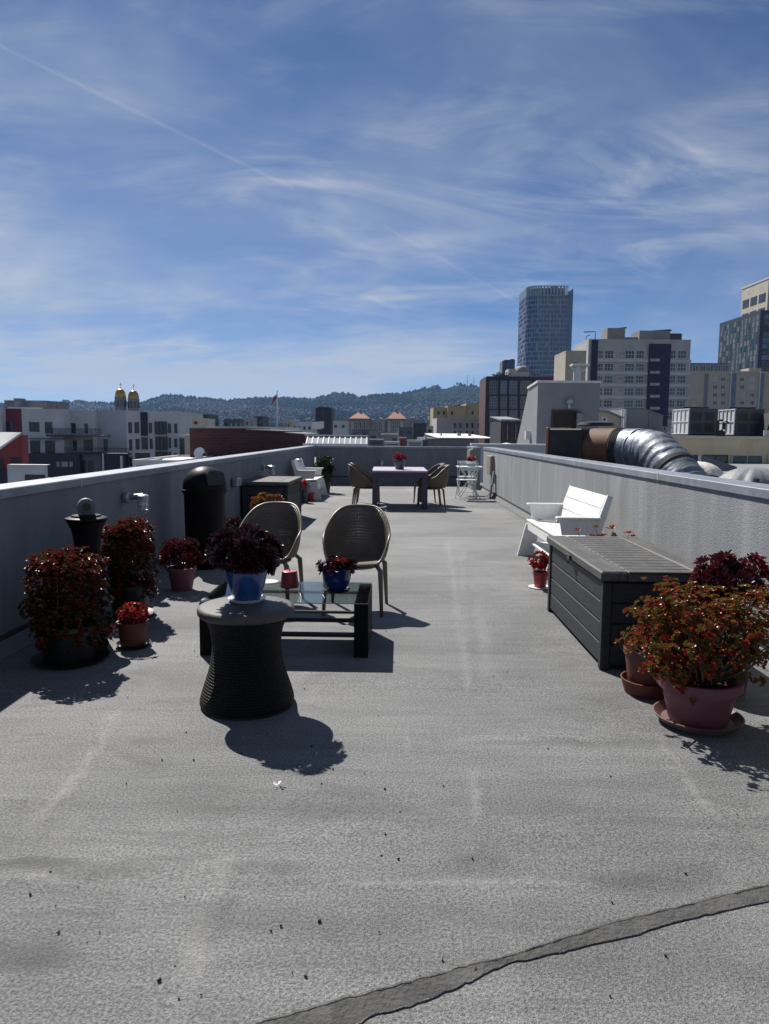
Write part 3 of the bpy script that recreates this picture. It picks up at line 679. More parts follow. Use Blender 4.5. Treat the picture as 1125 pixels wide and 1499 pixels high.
# ------------------------------------------------------------------ deck boxes
def deck_box(label, loc, rz, L, Wd, H):
    """long side towards local -x; length along y"""
    t = thing('deck_box', label, 'deck box', loc, rz)
    n = 4; z0, z1 = .05, H-.075
    bod = MB(); bod.box(.03, Wd-.03, .03, L-.03, .02, z1)
    for x in (0, Wd-.06):
        for y in (0, L-.06): bod.bevbox(x, x+.06, y, y+.06, 0, z1, .008)
    bod.build('body', M['box_side'], t)
    ph = (z1-.03)/n
    for k in range(n):
        a = .03+k*ph
        MB().bevbox(.012, .03, .061, L-.061, a+.004, a+ph-.004, .005).build('side_panel', M['box_side'], t)
        MB().bevbox(.061, Wd-.061, .012, .03, a+.004, a+ph-.004, .005).build('end_panel', M['box_side'], t)
        MB().bevbox(.061, Wd-.061, L-.03, L-.012, a+.004, a+ph-.004, .005).build('end_panel', M['box_side'], t)
    lid = MB(); lid.bevbox(-.02, .15, -.02, L+.02, z1+.012, H, .01); lid.bevbox(Wd-.14, Wd+.02, -.02, L+.02, z1+.012, H, .01)
    lid.box(.15, Wd-.14, -.018, L+.018, z1+.014, H-.014)
    lo = lid.build('lid', M['box_lid'], t)
    s = MB(); ns = max(8, int(L/.105))
    for k in range(ns):
        y = -.02 + k*(L+.04)/ns
        s.bevbox(.152, Wd-.142, y+.004, y+(L+.04)/ns-.004, H-.013, H-.001, .004)
    s.build('slats', M['box_lid'], lo)
    MB().box(.15, Wd-.14, -.0195, L+.0195, H-.0145, H-.0125).build('slat_gap', M['box_gap'], lo)
    MB().bevbox(-.035, -.0205, L/2-.05, L/2+.05, z1+.01, z1+.05, .004).tube([(-.035, L/2+.02*math.cos(a*.7), z1-.0+.02*math.sin(a*.7)) for a in range(10)], .005, 6).build('latch', M['blackm'], t)
    return t
deck_box('large dark grey deck box with a slatted lid in the sun beside the right parapet', (1.383, 4.573, 0), R(-.4), 1.60, .72, .645)
deck_box('charcoal deck box in the shade of the left parapet behind the black bin', (-1.50, 13.25, 0), R(180-2), 1.47, .74, .70)

# ------------------------------------------------------------------ slab-sided white benches
def bench(label, loc, rz, L):
    """seat along x (0..L), front at -y"""
    t = thing('garden_bench', label, 'bench', loc, rz, 'white slab-sided garden benches')
    def side(x, nm):
        MB().prism([(-.14, 0), (.14, 0), (.26, .40), (.0, .40)], 'x', x, x+.03).build('leg', M['white'], t)
        MB().prism([(.50, 0), (.60, 0), (.60, .30), (.83, .86), (.755, .88), (.50, .36)], 'x', x, x+.035).build('back_post', M['white'], t)
        MB().prism([(.10, .462), (.555, .462), (.645, .625), (.06, .625)], 'x', x+.004, x+.028).build('arm_panel', M['white'], t)
        MB().bevbox(x-.03, x+.065, .01, .66, .626, .652, .008).build('armrest', M['white'], t)
    side(0, 'a'); side(L-.035, 'b')
    Ms = Matrix.Rotation(R(-3), 4, 'X')
    for k in range(3):
        MB().bevbox(.0, L, -.01+k*.18, .165+k*.18, .43, .455, .006, M=Ms).build('seat_board', M['white'], t)
    a = math.atan2(.225, .44)
    Mb = Matrix.Translation((0, .545, .45)) @ Matrix.Rotation(-a, 4, 'X')
    for k in range(3):
        MB().bevbox(.037, L-.037, -.012, .014, .01+k*.155, .158+k*.155, .005, M=Mb).build('back_board', M['white'], t)
    MB().box(.031, L-.036, .02, .045, .33, .415).build('apron', M['white'], t)
    MB().bevbox(.031, L-.036, .08, .47, .15, .172, .005).build('under_shelf', M['white'], t)
    t.scale = (1, .70, 1)
    return t
bench('bright white bench in full sun against the right parapet', (1.745, 9.044, 0), R(-90+.5), 1.52)
bench('white bench in the shade of the left parapet near the far corner', (-1.50, 16.3, 0), R(90-2), 1.30)

# ------------------------------------------------------------------ woven shell chairs
def sm(a, b, x): x = max(0, min(1, (x-a)/(b-a))); return x*x*(3-2*x)
def shell_chair():
    """faces local -y"""
    t = thing('shell_chair', 'x', 'chair', group='woven taupe shell chairs')
    nu, nv = 56, 18; V = []; F = []; UV = []
    def pt(i, j, off=0.0):
        th = 2*math.pi*i/nu - math.pi/2; r = j/nv              # th=-90 deg is the front
        b = (1+math.sin(th))/2                                  # 0 front .. 1 back
        hr = .425 + .20*sm(.12, .52, b) + .245*sm(.48, 1.0, b)   # rim height
        lean = .10*sm(.5, 1, b)
        rx, ry = .272+.012*sm(.3, .7, b), .27+lean
        if r < .62:
            q = r/.62*.80; z = .405 + .02*(r/.62)**2*(1-b)
        else:
            k = (r-.62)/.38; q = .80+.20*math.sin(k*math.pi/2)**.9*1.0; z = .405+.02*(1-b) + (hr-.425)*(k**1.35) + .0*(k)
        return Vector((rx*q*math.cos(th), ry*q*math.sin(th), z - (.012*k_if(r))))
    def k_if(r): return 0
    mb = MB()
    for j in range(nv+1):
        for i in range(nu): mb.v.append(pt(i, max(j, .01)))
    for j in range(nv):
        for i in range(nu):
            i2 = (i+1) % nu
            mb.face((j*nu+i, j*nu+i2, (j+1)*nu+i2, (j+1)*nu+i), 0, ((i/nu, j/nv), ((i+1)/nu, j/nv), ((i+1)/nu, (j+1)/nv), (i/nu, (j+1)/nv)))
    s = mb.build('shell', M['shell'], t, smooth='all')
    so_ = s.modifiers.new('thickness', 'SOLIDIFY'); so_.thickness = .012; so_.offset = -1
    rim = MB().tube([pt(i, nv)+Vector((0, 0, .004)) for i in range(nu+1)], .011, 8, cap=False).build('rim', M['taupe'], t, smooth='all')
    MB().lathe([(.17, .372), (.20, .385), (.20, .398), (.17, .40)], 30).build('seat_ring', M['taupe'], t, smooth=True)
    for sx_ in (-1, 1):
        for sy_ in (-1, 1):
            MB().tube([(sx_*.19, sy_*.17, .415), (sx_*.225, sy_*.205, .375), (sx_*.240, sy_*(.225 if sy_ < 0 else .25), 0)], [.018, .022, .014], 10).build('leg', M['taupe'], t, smooth='all')
    return t
ch = shell_chair()
place(ch, (-0.236, 6.151, 0), R(-5), 'woven shell chair right of the red candle, behind the glass coffee table')
for loc, rz, l in (((-1.006, 6.333, 0), R(-9), 'woven shell chair half hidden behind the dark rosettes on the drum table'),
                   ((-.37, 14.88, 0), R(82), 'nearer woven chair on the left side of the dining table'),
                   ((-.36, 15.62, 0), R(84), 'farther woven chair on the left side of the dining table, mostly behind its neighbour'),
                   ((.93, 14.82, 0), R(-82), 'nearer woven chair on the right side of the dining table'),
                   ((.89, 15.55, 0), R(-80), 'farther woven chair on the right side of the dining table, mostly behind its neighbour')):
    place(copy_tree(ch), loc, rz, l)

# ------------------------------------------------------------------ dining table
t = thing('dining_table', 'mauve grey rectangular dining table between four woven chairs', 'table', (.30, 15.26, 0))
w2, l2 = .545, .80
MB().bevbox(-w2, w2, -l2, l2, .725, .757, .004).build('tabletop', M['table_top'], t)
ap = MB()
for y in (-l2+.005, l2-.035): ap.box(-w2+.1, w2-.1, y, y+.03, .615, .724)
for x in (-w2+.005, w2-.035): ap.box(x, x+.03, -l2+.1, l2-.1, .615, .724)
ap.build('apron', M['table'], t)
for sx_ in (-1, 1):
    for sy_ in (-1, 1):
        MB().bevbox(min(sx_*w2, sx_*(w2-.1)), max(sx_*w2, sx_*(w2-.1)), min(sy_*l2, sy_*(l2-.1)), max(sy_*l2, sy_*(l2-.1)), 0, .7245, .006).build('leg', M['table'], t)
bp = bush_pts(46, .13, .12, .09, (0, 0, .25), .5, -.1)
plant('crimson flowers in a slate blue pot in the middle of the dining table', (.30, 15.0, .758), M['navy_glaze'], .085, .115, .17, M['rosered'], bp, .05, 10, (.2, .95), .6, 14, rim=.02)

# ------------------------------------------------------------------ white bistro set by the far right
t = thing('bistro_table', 'small white folding bistro table against the right parapet near the far corner', 'table', (1.98, 17.3, 0))
MB().bevbox(-.29, .29, -.29, .29, .71, .728, .006).build('tabletop', M['white_metal'], t)
for y in (-.22, .22):
    for a in (-1, 1): MB().tube([(a*.24, y, 0), (-a*.22, y, .708)], .011, 8).build('leg', M['white_metal'], t)
MB().tube([(0, -.22, .352), (0, .22, .352)], .008, 8).build('stretcher', M['white_metal'], t)
def bistro(label, loc, rz):
    t = thing('bistro_chair', label, 'chair', loc, rz, 'white folding bistro chairs')
    s = MB()
    for k in range(5): s.bevbox(-.2, .2, -.19+k*.078, -.19+k*.078+.068, .44, .455, .004)
    s.build('seat', M['white_metal'], t)
    for x in (-.205, .205):
        MB().tube([(x, -.22, 0), (x, .12, .46), (x, .20, .84)], .009, 8).build('back_leg', M['white_metal'], t)
        MB().tube([(x*.92, .22, 0), (x*.92, -.17, .445)], .009, 8).build('front_leg', M['white_metal'], t)
    for z in (.66, .77): MB().bevbox(-.2, .2, .155+(z-.66)*.2, .17+(z-.66)*.2, z, z+.055, .004).build('back_slat', M['white_metal'], t)
    MB().tube([(-.19, .18, .05), (.19, .18, .05)], .007, 8).build('stretcher', M['white_metal'], t)
    return t
bistro('white folding chair in front of the little bistro table', (1.86, 16.75, 0), R(186))
bistro('white folding chair behind the little bistro table, its back showing over the top', (2.0, 17.95, 0), R(4))
bp = bush_pts(30, .10, .09, .06, (0, 0, .16), .5, 0)
plant('white bowl of crimson flowers on the little bistro table', (2.02, 17.3, .729), M['ceramic'], .09, .125, .12, M['rosered'], bp, .045, 9, (.2, .8), .6, 8, rim=.02)

# tan boxes, leaning plank
def tanbox(label, loc, rz, wd, h):
    t = thing('utility_box', label, 'utility box', loc, rz, 'tan utility boxes')
    MB().bevbox(-wd/2, wd/2, -.10, 0, -h/2, h/2, .008).build('case', M['tan'], t)
    MB().bevbox(-wd/2+.012, wd/2-.012, -.112, -.101, -h/2+.012, h/2-.012, .004).build('cover', M['tan'], t)
    MB().tube([(wd*.25, -.06, -h/2), (wd*.25, -.06, -h/2-.4)], .012, 8).build('conduit', M['grey_metal'], t)
tanbox('tan utility box on the near end of the right parapet by the bistro table', (2.55, 17.4, .76), R(-90), .62, .44)
tanbox('tan utility box on the wall stub beyond the gap', (2.38, 20.0, .85), R(-90), .5, .42)
t = MB().bevbox(-.09, .09, -.012, .012, 0, .62, .004, M=Matrix.Rotation(R(-7), 4, 'X')).build('plank', M['coping'], None, (2.42, 16.9, .012), R(-90))
tag(t, 'pale grey plank leaning on the right parapet below the nearer tan box', 'plank')
t = MB().bevbox(-.32, .32, -.22, .22, 0.004, .03, .005).build('floor_slab', M['coping'], None, (2.12, 16.35, 0), R(2))
tag(t, 'thin pale slab lying on the roof beside the bistro chair', 'slab')

# ------------------------------------------------------------------ drum table and what stands on it
t = thing('drum_table', 'hourglass shaped dark wicker drum table in the foreground', 'side table', (-0.750, 3.952, 0)); t.scale = (1, 1, 1.038)
MB().lathe([(.250, .012), (.258, .02), (.257, .04), (.243, .09), (.222, .15), (.203, .21), (.192, .27), (.187, .32), (.190, .37), (.199, .42), (.216, .46), (.238, .49)], 72, cap=(True, True)).build('base', M['wicker'], t, smooth='all')
MB().lathe([(.225, .484), (.250, .488), (.262, .500), (.264, .518), (.258, .532), (.235, .539), (.001, .5405)], 72, cap=(True, False)).build('tabletop', M['wicker_flat'], t, smooth='all')
MB().lathe([(.24, 0), (.25, 0), (.25, .013), (.24, .013)], 48).build('foot_ring', M['blackm'], t)
bluep = [(.001, 0), (.072, 0), (.082, .02), (.102, .09), (.114, .145), (.117, .158), (.112, .165), (.104, .16), (.10, .135), (.001, .135)]
bp = bush_pts(150, .185, .17, .125, (0, 0, .275), .72, -.5)
plant('big dome of near-black aeonium rosettes in a bright blue pot on the drum table', (-0.762, 4.035, .562), M['blue_glaze'], .075, .115, .16, M['aeonium'], bp, .056, 15,
      lambda p, d: random.uniform(.15, .6) + (.35 if d.z > .75 and random.random() < .5 else 0), .42, 34, (0, 0, .14), z0=.012, saucer=(.105, M['ceramic']), sh=.018, prof=bluep)

# ------------------------------------------------------------------ coffee table
t = thing('coffee_table', 'low glass-topped coffee table with dark wicker ends behind the drum table', 'coffee table', (-1.232, 4.826, 0), R(-1.2))
CW, CD, CH = 1.13, .69, .362
for x0 in (0, CW-.095):
    mb = MB()
    for (a, b_, c, d, e, f) in ((x0, x0+.095, 0, CD, .0, CH-.004),):
        n = 10
        def q(p, uvs): 
            o = len(mb.v); mb.v += [Vector(x) for x in p]; mb.face((o, o+1, o+2, o+3), 0, uvs)
        U1, V1 = (d-c)*1.2, f*1.0
        q([(a,d,e),(a,c,e),(a,c,f),(a,d,f)], ((0,0),(U1,0),(U1,V1),(0,V1)))
        q([(b_,c,e),(b_,d,e),(b_,d,f),(b_,c,f)], ((0,0),(U1,0),(U1,V1),(0,V1)))
        q([(a,c,e),(b_,c,e),(b_,c,f),(a,c,f)], ((0,0),(.12,0),(.12,V1),(0,V1)))
        q([(b_,d,e),(a,d,e),(a,d,f),(b_,d,f)], ((0,0),(.12,0),(.12,V1),(0,V1)))
        q([(a,c,f),(b_,c,f),(b_,d,f),(a,d,f)], ((0,0),(0,.12),(U1,.12),(U1,0)))
        q([(a,d,e),(b_,d,e),(b_,c,e),(a,c,e)], ((0,0),(0,.12),(U1,.12),(U1,0)))
    mb.build('end_panel', M['wicker'], t)
for y, z, r in ((.03, .15, .014), (.40, .15, .016), (CD-.05, .15, .012), (CD-.04, .30, .012), (.03, .135, .006)):
    MB().tube([(.095, y, z), (CW-.095, y, z)], r, 10).build('rail', M['blackm'], t)
gb = MB().bevbox(.002, CW-.002, .002, CD-.002, CH+.001, CH+.009, .002)
gb.build('glass_top', M['glass'], t)
e = MB(); e.box(.002, CW-.002, -.0005, .0015, CH+.002, CH+.008); e.build('glass_edge', M['glass_edge'], t)
smallp = [(.001, 0), (.065, 0), (.085, .03), (.100, .08), (.107, .14), (.114, .15), (.116, .158), (.106, .158), (.10, .135), (.001, .135)]
bp = bush_pts(70, .125, .11, .06, (0, 0, .17), .55, -.1)
plant('dark rosettes with one red head in a small cobalt pot on the coffee table', (-0.337, 5.179, CH+.0095), M['cobalt'], .07, .11, .16, M['aeonium'], bp, .04, 12,
      lambda p, d: 1.0 if (p.x > .0 and p.z > .20 and p.x < .08) else random.uniform(.1, .6), .5, 14, z0=.013, saucer=(.10, M['darkpot']), sh=.02, prof=smallp)
t = thing('candle_bucket', 'small crimson candle bucket on the glass coffee table', 'candle', (-0.689, 5.300, CH+.0095))
MB().lathe([(.065, 0), (.068, .006), (.062, .06), (.054, .118), (.050, .120), (.050, .112), (.001, .112)], 32, cap=(True, False)).build('bucket', M['candle'], t, smooth=True)
MB().lathe([(.0495, .1125), (.0495, .119), (.001, .119)], 28, cap=(False, False)).build('wax', M['wax'], t)
MB().tube([(0, 0, .118), (.002, 0, .135)], .004, 6).build('wick', M['blackm'], t)
t = MB().lathe([(.05, 0), (.06, .003), (.075, .012), (.072, .013), (.05, .006), (.001, .006)], 32, cap=(True, False)).build('dish', M['ceramic'], None, (-0.865, 5.442, CH+.0095), 0, smooth=True)
tag(t, 'shallow white dish on the coffee table, peeping out right of the blue pot', 'dish')
# ==================================================================== the city beyond the parapets
random.seed(5)
GZ = -14.0
def bm_(name, col, rough=.75, var=.10, scale=.5, **k): return mat(name, col, rough, var, scale, **k)
M['pale'] = bm_('pale grey render', (.50, .515, .54), dirt=(.40, .415, .44), dscale=.25, dlo=.5, dhi=.85)
M['pale2'] = bm_('grey panel cladding', (.38, .405, .45))
M['navy'] = bm_('navy cladding', (.008, .009, .028), .5)
M['navyp'] = bm_('deep blue violet render', (.010, .009, .052), .6)
M['crimson'] = bm_('crimson cladding', (.13, .012, .03), .6)
M['redwall'] = bm_('red clapboard', (.22, .03, .035), .7)
M['beige'] = bm_('beige render', (.42, .375, .30), dirt=(.32, .28, .22), dscale=.2, dlo=.45, dhi=.85)
M['cream'] = bm_('stained cream render', (.66, .55, .37), .8, .12, .8, dirt=(.50, .40, .26), dscale=.7, dlo=.5, dhi=.8, stretch=(1, 1, .35))
M['warmgrey'] = bm_('warm grey concrete', (.42, .405, .40), dirt=(.31, .295, .29), dscale=.3, dlo=.45, dhi=.85)
M['ochre'] = bm_('ochre render', (.34, .28, .16))
M['greyhut'] = bm_('grey stucco', (.20, .215, .23), .85, .1, 1.2, dirt=(.15, .165, .18), dscale=.8, dlo=.5, dhi=.8)
M['roofw'] = bm_('white roof membrane', (.68, .67, .64), .6, .12, .4, dirt=(.45, .44, .42), dscale=.4)
M['roofg'] = bm_('grey gravel roof', (.20, .20, .20), .9, .2, .8)
M['dark'] = bm_('charcoal cladding', (.035, .037, .045), .5)
M['brownside'] = bm_('oxide brown cladding', (.10, .045, .042), .6)
M['tile'] = bm_('red roof tiles', (.22, .085, .06), .8, .2, 1.5)
M['gold'] = bm_('gilded dome', (.42, .25, .04), .35, .1, 2, metal=.85)
M['stone'] = bm_('grey stone', (.22, .21, .20))
M['slate'] = bm_('slate blue grey', (.10, .115, .15))
M['rust'] = mat('rusted steel', (.10, .055, .038), .75, .4, 4, dirt=(.19, .075, .035), dscale=2.5, dlo=.45, dhi=.7)
M['rustdark'] = mat('sooty steel box', (.022, .020, .021), .7, .3, 5, dirt=(.05, .03, .022), dscale=3)
M['foil'] = mat('crumpled foil wrap', (.19, .21, .24), .50, .45, 5, (1, 1, 1), bump=.5, bscale=11, bdist=.02, metal=.55)
M['tarp'] = mat('white tarpaulin', (.66, .62, .56), .7, .12, 8, bump=.5, bscale=10, bdist=.03)
M['greydome'] = mat('grey dome cover', (.17, .18, .195), .6, .15, 6, bump=.5, bscale=7, bdist=.03)
M['brownvoid'] = mat('dark brown door', (.018, .010, .008), .7)
def brick():
    m = bpy.data.materials.new('old red brick'); m.use_nodes = True; t = NT(m.node_tree); b = t.n['Principled BSDF']
    co = t.mapping(t.new('ShaderNodeTexCoord').outputs['Object'], (1, 1, 1), (R(90), 0, 0))
    n = t.new('ShaderNodeTexBrick'); t.link(co, n.inputs['Vector']); n.inputs['Scale'].default_value = 1.0
    n.inputs['Color1'].default_value = (.085, .022, .022, 1); n.inputs['Color2'].default_value = (.055, .016, .018, 1); n.inputs['Mortar'].default_value = (.075, .04, .038, 1)
    n.inputs['Brick Width'].default_value = .5; n.inputs['Row Height'].default_value = .22; n.inputs['Mortar Size'].default_value = .025
    st = t.noise(t.mapping(t.new('ShaderNodeTexCoord').outputs['Object'], (.25, .25, 2.2)), 1.2, 5)
    t.link(t.mix(t.ramp(st, [(.45, 0.0), (.75, .6)]), n.outputs[0], (.03, .012, .015)), b.inputs['Base Color']); b.inputs['Roughness'].default_value = .85
    return m
M['brick'] = brick()
def pane(name, col, rough=.12, var=.6, scale=.35):
    m = mat(name, col, rough, var, scale, spec=.6); return m
M['pane'] = pane('dark window glass', (.012, .016, .028))
M['pane_teal'] = pane('teal window glass', (.03, .07, .085), .15)
M['pane_blue'] = pane('blue curtain glass', (.05, .10, .19), .10)
M['pane_pale'] = pane('pale blind behind glass', (.30, .33, .36), .3, .3)
M['pane_green'] = pane('light green glass', (.20, .28, .27), .25, .2)
M['fr_w'] = mat('white window frame', (.55, .56, .57), .5)
M['fr_d'] = mat('dark window frame', (.03, .03, .035), .5)
M['fr_g'] = mat('grey mullion', (.20, .22, .25), .5)
M['brownedge'] = mat('pale brown edge board', (.30, .15, .09), .7, .3, 9)

class Bld:
    """a thing whose parts are laid out in world coordinates"""
    def __init__(s, name, label, cat, px, Y, z=GZ, group=None):
        s.l = Vector((P(px, 600, Y).x, Y, z)); s.t = thing(name, label, cat, s.l, 0, group); s.Y = Y
    def part(s, name, mb, m, parent=None, smooth=False):
        if parent is None: return mb.build(name, m, s.t, -s.l, 0, smooth)
        return mb.build(name, m, parent, (0, 0, 0), 0, smooth)
    def block(s, name, px0, px1, py, Y, d, m, zb=None, roof=None, par=.5):
        a, b = P(px0, py, Y), P(px1, py, Y); z = (a.z+b.z)/2; zb = s.l.z if zb is None else zb
        o = s.part(name, MB().box(a.x, b.x, Y, Y+d, zb, z), m)
        if roof:
            mb = MB(); w_ = min(.35, (b.x-a.x)*.05)
            mb.box(a.x-.02, b.x+.02, Y-.02, Y+w_, z+.003, z+par); mb.box(a.x-.02, b.x+.02, Y+d-w_, Y+d+.02, z+.003, z+par)
            mb.box(a.x-.02, a.x+w_, Y+w_+.002, Y+d-w_-.002, z+.003, z+par); mb.box(b.x-w_, b.x+.02, Y+w_+.002, Y+d-w_-.002, z+.003, z+par)
            s.part('parapet', mb, m)
            s.part('roof', MB().box(a.x+w_, b.x-w_, Y+w_, Y+d-w_, z+.004, z+.06), roof)
        return o
    def win(s, px0, py0, px1, py1, Y=None, pm='pane', fm='fr_d', nx=1, ny=1, fw=.09, out=.08, name='window'):
        Y = s.Y if Y is None else Y
        a, b = P(px0, py1, Y), P(px1, py0, Y); x0, x1, z0, z1 = a.x, b.x, a.z, b.z
        f = MB()
        f.box(x0, x1, Y-out, Y-.004, z0, z0+fw); f.box(x0, x1, Y-out, Y-.004, z1-fw, z1)
        f.box(x0, x0+fw, Y-out+.002, Y-.004, z0+fw, z1-fw); f.box(x1-fw, x1, Y-out+.002, Y-.004, z0+fw, z1-fw)
        for k in range(1, nx): x = x0+(x1-x0)*k/nx; f.box(x-fw*.4, x+fw*.4, Y-out+.003, Y-.004, z0+fw, z1-fw)
        for k in range(1, ny): z = z0+(z1-z0)*k/ny; f.box(x0+fw, x1-fw, Y-out+.005, Y-.004, z-fw*.4, z+fw*.4)
        o = s.part(name, f, M[fm])
        s.part('pane', MB().box(x0+fw*.9, x1-fw*.9, Y-out*.5, Y-.006, z0+fw*.9, z1-fw*.9), M[pm], o)
        return o
    def sidewin(s, X, y0, y1, z0, z1, pm='pane', out=.08, name='window'):
        """window on a face looking towards -x"""
        return s.part(name, MB().box(X-out, X-.004, y0, y1, z0, z1), M[pm])
def Z(py, Y, px=562): return P(px, py, Y).z
def X_(px, Y, py=620): return P(px, py, Y).x

# ground under the city
g = MB(); g.v = [Vector(p) for p in ((-6900, -600, GZ), (6900, -600, GZ), (6900, 7200, GZ), (-6900, 7200, GZ))]; g.face((0, 1, 2, 3))
struct(g.build('ground', mat('city ground', (.085, .088, .085), .9, .3, .02)))

# ------------------------------------------------------------------ hills with houses and woods
RID = [(-400, 600), (-100, 594), (0, 591), (75, 592), (100, 589), (130, 590), (160, 592), (205, 592), (225, 587), (240, 581.5), (255, 580.5), (300, 585), (330, 588), (350, 586.5),
       (400, 583.5), (440, 586), (455, 587), (470, 582.5), (490, 577), (510, 578.5), (527, 583.5), (545, 580.5), (580, 579), (600, 576), (615, 571), (632, 566.5), (645, 571.5),
       (655, 568), (666, 564.5), (680, 565.5), (700, 567), (740, 566), (800, 570), (900, 578), (1000, 585), (1200, 592), (1500, 600)]
def ridge_py(px):
    for (a, ya), (b, yb) in zip(RID, RID[1:]):
        if a <= px <= b:
            t = (px-a)/(b-a); t = t*t*(3-2*t)*.5 + t*.5; return ya+(yb-ya)*t
    return 600
from mathutils import noise as mnoise
YR = 3900.0
def hill_z(px, Y):
    zr = (HZ + math.tan(ROLL)*(px-CX) - ridge_py(px))/F*YR
    t = max(0, min(1, (Y-1500)/(YR-1500)))
    base = zr*(.10*t + .90*t**1.7)
    lump = mnoise.noise(Vector((px*.012, Y*.0016, 0)))*34*t*(1-t)*2.6 + mnoise.noise(Vector((px*.03, Y*.004, 3)))*10*t*(1-t)*2
    if Y > YR: base = zr - (Y-YR)*.10; lump = 0
    return GZ + 1 + max(base + lump, -.5) + 13*t
def hill_pt(px, Y): return Vector(((px-CX)/F*Y, Y, hill_z(px, Y)))
def make_hills():
    pxs = list(range(-400, 1501, 10)); Ys = [1480, 1560] + [1650+90*k for k in range(25)] + [3850, 3900, 4050, 4400, 4900]
    v = [hill_pt(a, b) for b in Ys for a in pxs]; n = len(pxs); f = []
    for j in range(len(Ys)-1):
        for i in range(n-1): f.append((j*n+i, j*n+i+1, (j+1)*n+i+1, (j+1)*n+i))
    me = bpy.data.meshes.new('hills'); me.from_pydata([tuple(p) for p in v], [], f)
    m = bpy.data.materials.new('wooded hillside'); m.use_nodes = True; t = NT(m.node_tree); b = t.n['Principled BSDF']
    co = t.new('ShaderNodeTexCoord').outputs['Object']
    c = t.ramp(t.noise(co, .006, 6, .6), [(.38, (.010, .016, .007)), (.5, (.017, .024, .009)), (.66, (.024, .031, .012))])
    t.link(c, b.inputs['Base Color']); b.inputs['Roughness'].default_value = 1.0; b.inputs['Specular IOR Level'].default_value = 0.0
    me.materials.append(m); me.polygons.foreach_set('use_smooth', [True]*len(f)); me.update()
    o = bpy.data.objects.new('hills', me); COL.objects.link(o); struct(o)
make_hills()
HC = [bm_('hill house %s' % n, c, .8, spec=.1) for n, c in (('white', (.27, .26, .25)), ('cream', (.20, .185, .15)), ('grey', (.13, .14, .15)), ('buff', (.16, .125, .10)), ('slate', (.07, .078, .09)))]
roofm = [bm_('hill roof dark', (.030, .029, .030), spec=.15), bm_('hill roof brown', (.055, .034, .028), spec=.15)]
def house_mesh(w_, d, h, wm, rm, kind):
    mb = MB(); mb.box(-w_/2, w_/2, -d/2, d/2, -6, h)
    if kind == 0: mb.prism([(-w_/2-.5, h+.01), (w_/2+.5, h+.01), (0, h+w_*.28)], 'y', -d/2-.4, d/2+.4, 1)
    elif kind == 1: mb.prism([(-d/2-.5, h+.01), (d/2+.5, h+.01), (0, h+d*.25)], 'x', -w_/2-.4, w_/2+.4, 1)
    else: mb.box(-w_/2-.3, w_/2+.3, -d/2-.3, d/2+.3, h+.01, h+.6, 1)
    for k in range(3):
        for z in (h*.25, h*.65): mb.box(-w_/2+w_*(.12+.3*k), -w_/2+w_*(.12+.3*k)+w_*.16, -d/2-.12, -d/2-.01, z, z+h*.2, 2)
    o = mb.build('hillside_house', [wm, rm, M['pane']]); me = o.data; bpy.data.objects.remove(o); return me
random.seed(11)
HM = [house_mesh(random.uniform(9, 15), random.uniform(10, 14), random.uniform(6, 11), HC[k % 5], roofm[k % 2], k % 3) for k in range(10)]
def clump(x, Y): return mnoise.noise(Vector((x*.0024, Y*.0024, 7.7)))
spots = []
while len(spots) < 3600:
    px = random.uniform(60, 735); Y = 1560 + (YR-1610)*random.random()**.75
    g = hill_pt(px, Y)
    if clump(g.x, Y) > .16 or (px > 600 and Y > 3250 and random.random() < .93) or (Y > 3600 and random.random() < .7): continue
    spots.append((Y, g))
spots.sort(key=lambda q: q[0])
for Y, g in spots[:300]:
    o = bpy.data.objects.new('hillside_house', random.choice(HM)); COL.objects.link(o); o.location = g; o.rotation_euler.z = random.uniform(-.5, .5)
    tag(o, 'small pale house far away on the lower slopes of the hazy hills', 'house', 'houses on the hazy hills')
mb = MB()
for Y, g in spots[300:]:
    w_, d, h = random.uniform(7, 15), 10, random.uniform(5, 10); k = random.choice((0, 0, 1, 1, 2, 2, 3, 4))
    Mx = Matrix.Translation(g) @ Matrix.Rotation(random.uniform(-.6, .6), 4, 'Z'); mb.box(-w_/2, w_/2, -d/2, d/2, -5, h, k, Mx)
    mb.prism([(-w_/2-.4, h+.01), (w_/2+.4, h+.01), (0, h+w_*.22)], 'y', -d/2-.3, d/2+.3, 5, Mx)
tag(mb.build('hillside_houses', HC + [roofm[0]]), 'countless tiny houses covering the upper slopes of the hazy hills', 'houses', kind='stuff')
mb = MB()
def blob(c, r, h):
    o = len(mb.v)
    for k in range(6): a = k*1.047+random.random()*.5; q = r*random.uniform(.7, 1.15); mb.v.append(c + Vector((q*math.cos(a), q*math.sin(a), h*random.uniform(.25, .5))))
    mb.v += [c+Vector((random.uniform(-.2, .2)*r, 0, h)), c+Vector((0, 0, -2))]
    for k in range(6): mb.face((o+k, o+(k+1) % 6, o+6), random.choice((0, 0, 1))); mb.face((o+(k+1) % 6, o+k, o+7), 0)
n = 0
while n < 13000:
    px = random.uniform(-60, 1130); Y = 1540 + (YR-1540)*random.random()**.7; g = hill_pt(px, Y)
    if clump(g.x, Y) < random.uniform(-.35, .35) or (px > 600 and px < 705 and Y > 3350 and random.random() < .9): continue
    blob(g, random.uniform(3.5, 8), random.uniform(5, 12)); n += 1
for k in range(420):                                    # the tree line along the ridge
    px = random.uniform(60, 720)
    if 470 < px < 512 and random.random() < .7 or 610 < px < 700 and random.random() < .8: continue
    for q in range(random.choice((1, 1, 2, 4))): blob(hill_pt(px+random.uniform(-3, 3), YR-random.uniform(0, 60)), random.uniform(6, 12), random.uniform(8, 19))
